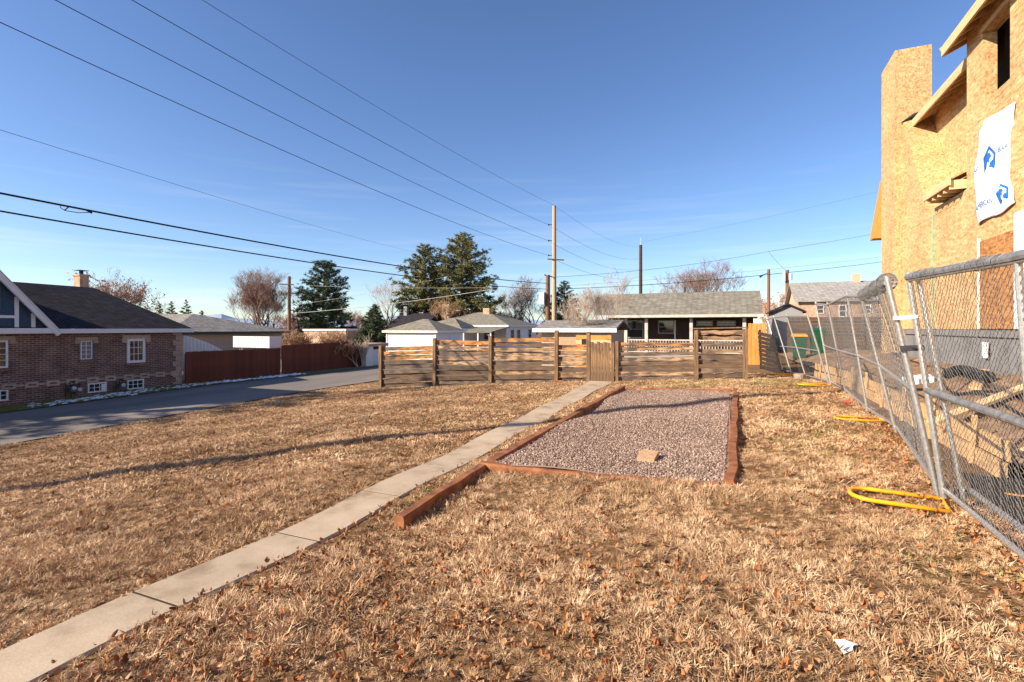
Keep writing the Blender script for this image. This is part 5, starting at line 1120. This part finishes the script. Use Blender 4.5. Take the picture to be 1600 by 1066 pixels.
grass_c = proto_coll('grass_tuft', [clump_mesh(85, .05, .055, .115, (.25, 1.45), .0030) for _ in range(7)]+[clump_mesh(60, .09, .06, .13, (.0, .5), .0032, .3) for _ in range(2)], 'dry_grass')
far_c = proto_coll('far_tuft', [clump_mesh(46, .07, .06, .12, (.2, 1.4), .0055) for _ in range(5)], 'dry_grass')
def in_view(x, y, m=.12):
    r = x*CT+y*ST; f = -x*ST+y*CT; return (f > .8) & (np.abs(r) < f*(1+m)+.4)
def lawn_mask(x, y, far=True):
    ok = (x > -15.25) & ((x < np.interp(y, [0, 4, 6, 9, 14, 16, 18.5], [2.0, 1.95, 1.9, 2.15, 2.45, 2.2, 1.9])))
    ok &= ~((x > path_left(y)+.012) & (x < path_right(y)-.012) & (y < 16.45))
    ok &= ~((x > BX0-.06) & (x < BX1+.06) & (y > BY0-.12) & (y < BY1+.06))
    return ok
def lawn_points(y0, y1, dens, seed, dmax=None, x0=-15.4, x1=2.5):
    r = np.random.default_rng(seed); n_ = int((x1-x0)*(y1-y0)*dens); x = r.uniform(x0, x1, n_); y = r.uniform(y0, y1, n_)
    d = np.hypot(x, y); ok = in_view(x, y) & lawn_mask(x, y) & (d > (dmax[0] if dmax else 0)) & (d < (dmax[1] if dmax else 1e9))
    # worn patches on the right
    patch = np.sin(x*1.9+y*.8+2)*np.sin(y*1.3-x*1.1)
    keep = np.where((x > .6) & (y > 3.0), r.uniform(0, 1, n_) < np.clip(.6-.35*patch, .2, .95), r.uniform(0, 1, n_) < .95)
    return x[ok & keep], y[ok & keep], r
for nm, args, coll, nv, sc, lab in (('dry_grass', (.6, 7.5, 360, 1, (0, 7.2)), grass_c, 9, (.6, 1.1), 'dry tan grass of the near lawn'), ('dry_grass', (0, 18.5, 190, 2, (7.2, 60)), far_c, 5, (.6, 1.1), 'dry tan grass of the far lawn up to the fence')):
    x, y, r = lawn_points(*args); n_ = len(x)
    big = .78+.42*(np.sin(x*2.7+1.7*np.sin(y*1.9))*np.sin(y*2.3+np.sin(x*3.1)))+.22*np.sin(x*17+3*np.sin(y*5))*np.sin(y*15+3*np.sin(x*6))
    rot = np.stack([r.normal(0, .12, n_), r.normal(0, .12, n_), r.uniform(0, 6.28, n_)], 1)
    sc_ = r.uniform(sc[0], sc[1], n_)*np.clip(big, .4, 1.25)
    edge_ = (np.abs(x-path_left(y)) < .10) | (np.abs(x-path_right(y)) < .10); sc_[edge_] *= .7
    scatter(nm, np.stack([x, y, tz(x, y)], 1), rot, sc_, r.integers(0, nv, n_), coll, lab, 'grass')
green_c = proto_coll('green_tuft', [clump_mesh(30, .08, .04, .09, (.2, 1.2)) for _ in range(4)], 'green_grass')
r = np.random.default_rng(5); gxs, gys = [], []
for (cx_, cy_, sx_, sy_, n_) in ((-.8, 15.6, 1.6, .5, 420), (.9, 15.3, .6, .7, 260), (1.0, 7.3, .25, .5, 50), (1.5, 8.6, .3, .6, 60), (1.35, 4.2, .2, .4, 30), (-2.85, 5.2, .12, .6, 50), (-2.85, 4.4, .1, .3, 30), (-1.5, 14.5, 1.5, .4, 160)):
    gxs.append(r.normal(cx_, sx_, n_)); gys.append(r.normal(cy_, sy_, n_))
x = np.concatenate(gxs); y = np.concatenate(gys); ok = lawn_mask(x, y) & (y < 16.3); x, y = x[ok], y[ok]; n_ = len(x)
scatter('green_grass', np.stack([x, y, tz(x, y)], 1), np.stack([r.normal(0, .1, n_), r.normal(0, .1, n_), r.uniform(0, 6.28, n_)], 1), r.uniform(.9, 1.4, n_), r.integers(0, 4, n_), green_c, 'sparse green grass before the right fence part', 'grass')
x = r.uniform(-22.45, -21.0, 9000); y = r.uniform(4, 16.5, 9000); n_ = len(x)
scatter('green_grass', np.stack([x, y, tz(x, y)+.05], 1), np.stack([r.normal(0, .1, n_), r.normal(0, .1, n_), r.uniform(0, 6.28, n_)], 1), r.uniform(.6, 1.1, n_), r.integers(0, 4, n_), green_c, 'green grass strip under the brick house wall', 'grass')
def leaf_mesh():
    n_ = 7; v = []; ln = rng.uniform(.035, .062); wd = ln*rng.uniform(.28, .62); cu = rng.uniform(.5, 1.5)
    for i in range(n_):
        q = i/(n_-1); w_ = wd*.5*math.sin(PI*min(1, q*.93+.05))**.7*(1+.25*math.sin(q*14)); z = cu*ln*(q-.5)**2*2+.12*ln*math.sin(q*7+cu*9)
        v += [(q*ln-ln/2, -w_, z+abs(w_)*cu*.8), (q*ln-ln/2, 0, z), (q*ln-ln/2, w_, z+abs(w_)*cu*.5)]
    f = [(3*i+k, 3*i+3+k, 3*i+4+k, 3*i+1+k) for i in range(n_-1) for k in range(2)]
    return v, f
leaf_c = proto_coll('dead_leaf', [leaf_mesh() for _ in range(8)], 'leaf_litter')
r = np.random.default_rng(9); n_ = 105000; x = r.uniform(-13, 2.6, n_); y = r.uniform(.6, 15.5, n_)
wgt = .06+.18*np.clip(np.sin(x*1.3+y*.5)*np.sin(y*1.1-x*.7), 0, 1)
wgt = np.maximum(wgt, np.interp(y+.25*x, [1.2, 2.2, 3.4, 5], [.85, .75, .3, 0])*(x > -3.6)); wgt = np.maximum(wgt, np.interp(x, [.4, 1.2, 1.7, 2.0], [0, .35, .95, 1])*np.interp(y, [0, 5, 8, 12], [1, 1, .5, .1]))
ok = (r.uniform(0, 1, n_) < wgt) & in_view(x, y) & lawn_mask(x-.0, y); x, y = x[ok], y[ok]; n_ = len(x)
scatter('fallen_leaves', np.stack([x, y, tz(x, y)+r.uniform(.01, .06, n_)], 1), np.stack([r.normal(0, .7, n_), r.normal(0, .7, n_), r.uniform(0, 6.28, n_)], 1), r.uniform(.4, .95, n_), r.integers(0, 8, n_), leaf_c, 'fallen brown and orange leaves scattered in the dry lawn', 'leaves')
def stone_mesh():
    bm = bmesh.new(); bmesh.ops.create_icosphere(bm, subdivisions=1, radius=.0105)
    sx_, sy_, sz_ = rng.uniform(.7, 1.35, 3)
    for vt in bm.verts: vt.co = Vector((vt.co.x*sx_, vt.co.y*sy_, vt.co.z*sz_*.8))*rng.uniform(.78, 1.2)
    v = [tuple(vt.co) for vt in bm.verts]; f = [tuple(q.index for q in fc.verts) for fc in bm.faces]; bm.free(); return v, f
stone_c = proto_coll('pebble', [stone_mesh() for _ in range(8)], 'gravel')
r = np.random.default_rng(13); n_ = 80000; x = r.uniform(BX0+.06, BX1-.05, n_); y = r.uniform(BY0-.05, BY1-.06, n_); y = BY0-.05+(y-BY0+.05)**1.15/((BY1-BY0)**.15)
ok = y < BY1-.06; x, y = x[ok], y[ok]; n_ = len(x)
gs = scatter('gravel_stones', np.stack([x, y, bz(x, y)+.03+r.uniform(-.004, .014, n_)], 1), r.uniform(0, 6.28, (n_, 3)), r.uniform(.55, 1.35, n_), r.integers(0, 8, n_), stone_c, None, None)
attach(gs, bed)
# snow remains on the verge
v, f = [], []; r = np.random.default_rng(17)
for k in range(700):
    y = r.uniform(9.2, 21); x = r.normal(-21.6, .32) if y < 15.5 else r.normal(-21.5, .2)
    if not (-22.3 < x < -20.95) or r.uniform() > .3+.7*(math.sin(y*1.4+x*3)*.5+.5): continue
    z = TZ(x, y)+.085; n_ = 8; R_ = r.uniform(.03, .12); o = len(v)
    for i in range(n_): a = 2*PI*i/n_; q = R_*r.uniform(.5, 1.15); v.append((x+q*math.cos(a)*.7, y+q*math.sin(a)*1.3, z-.04))
    for i in range(n_): a = 2*PI*i/n_; q = R_*r.uniform(.3, .6); v.append((x+q*math.cos(a)*.7, y+q*math.sin(a)*1.3, z+r.uniform(-.025, .004)))
    f += [(o+i, o+(i+1) % n_, o+n_+(i+1) % n_, o+n_+i) for i in range(n_)]+[tuple(o+n_+i for i in range(n_))]
tag(MB().add(v, f).build('snow_patches', 'snow', fix=False), 'thin melting snow patches on the verge by the brick house', 'snow', kind='stuff')
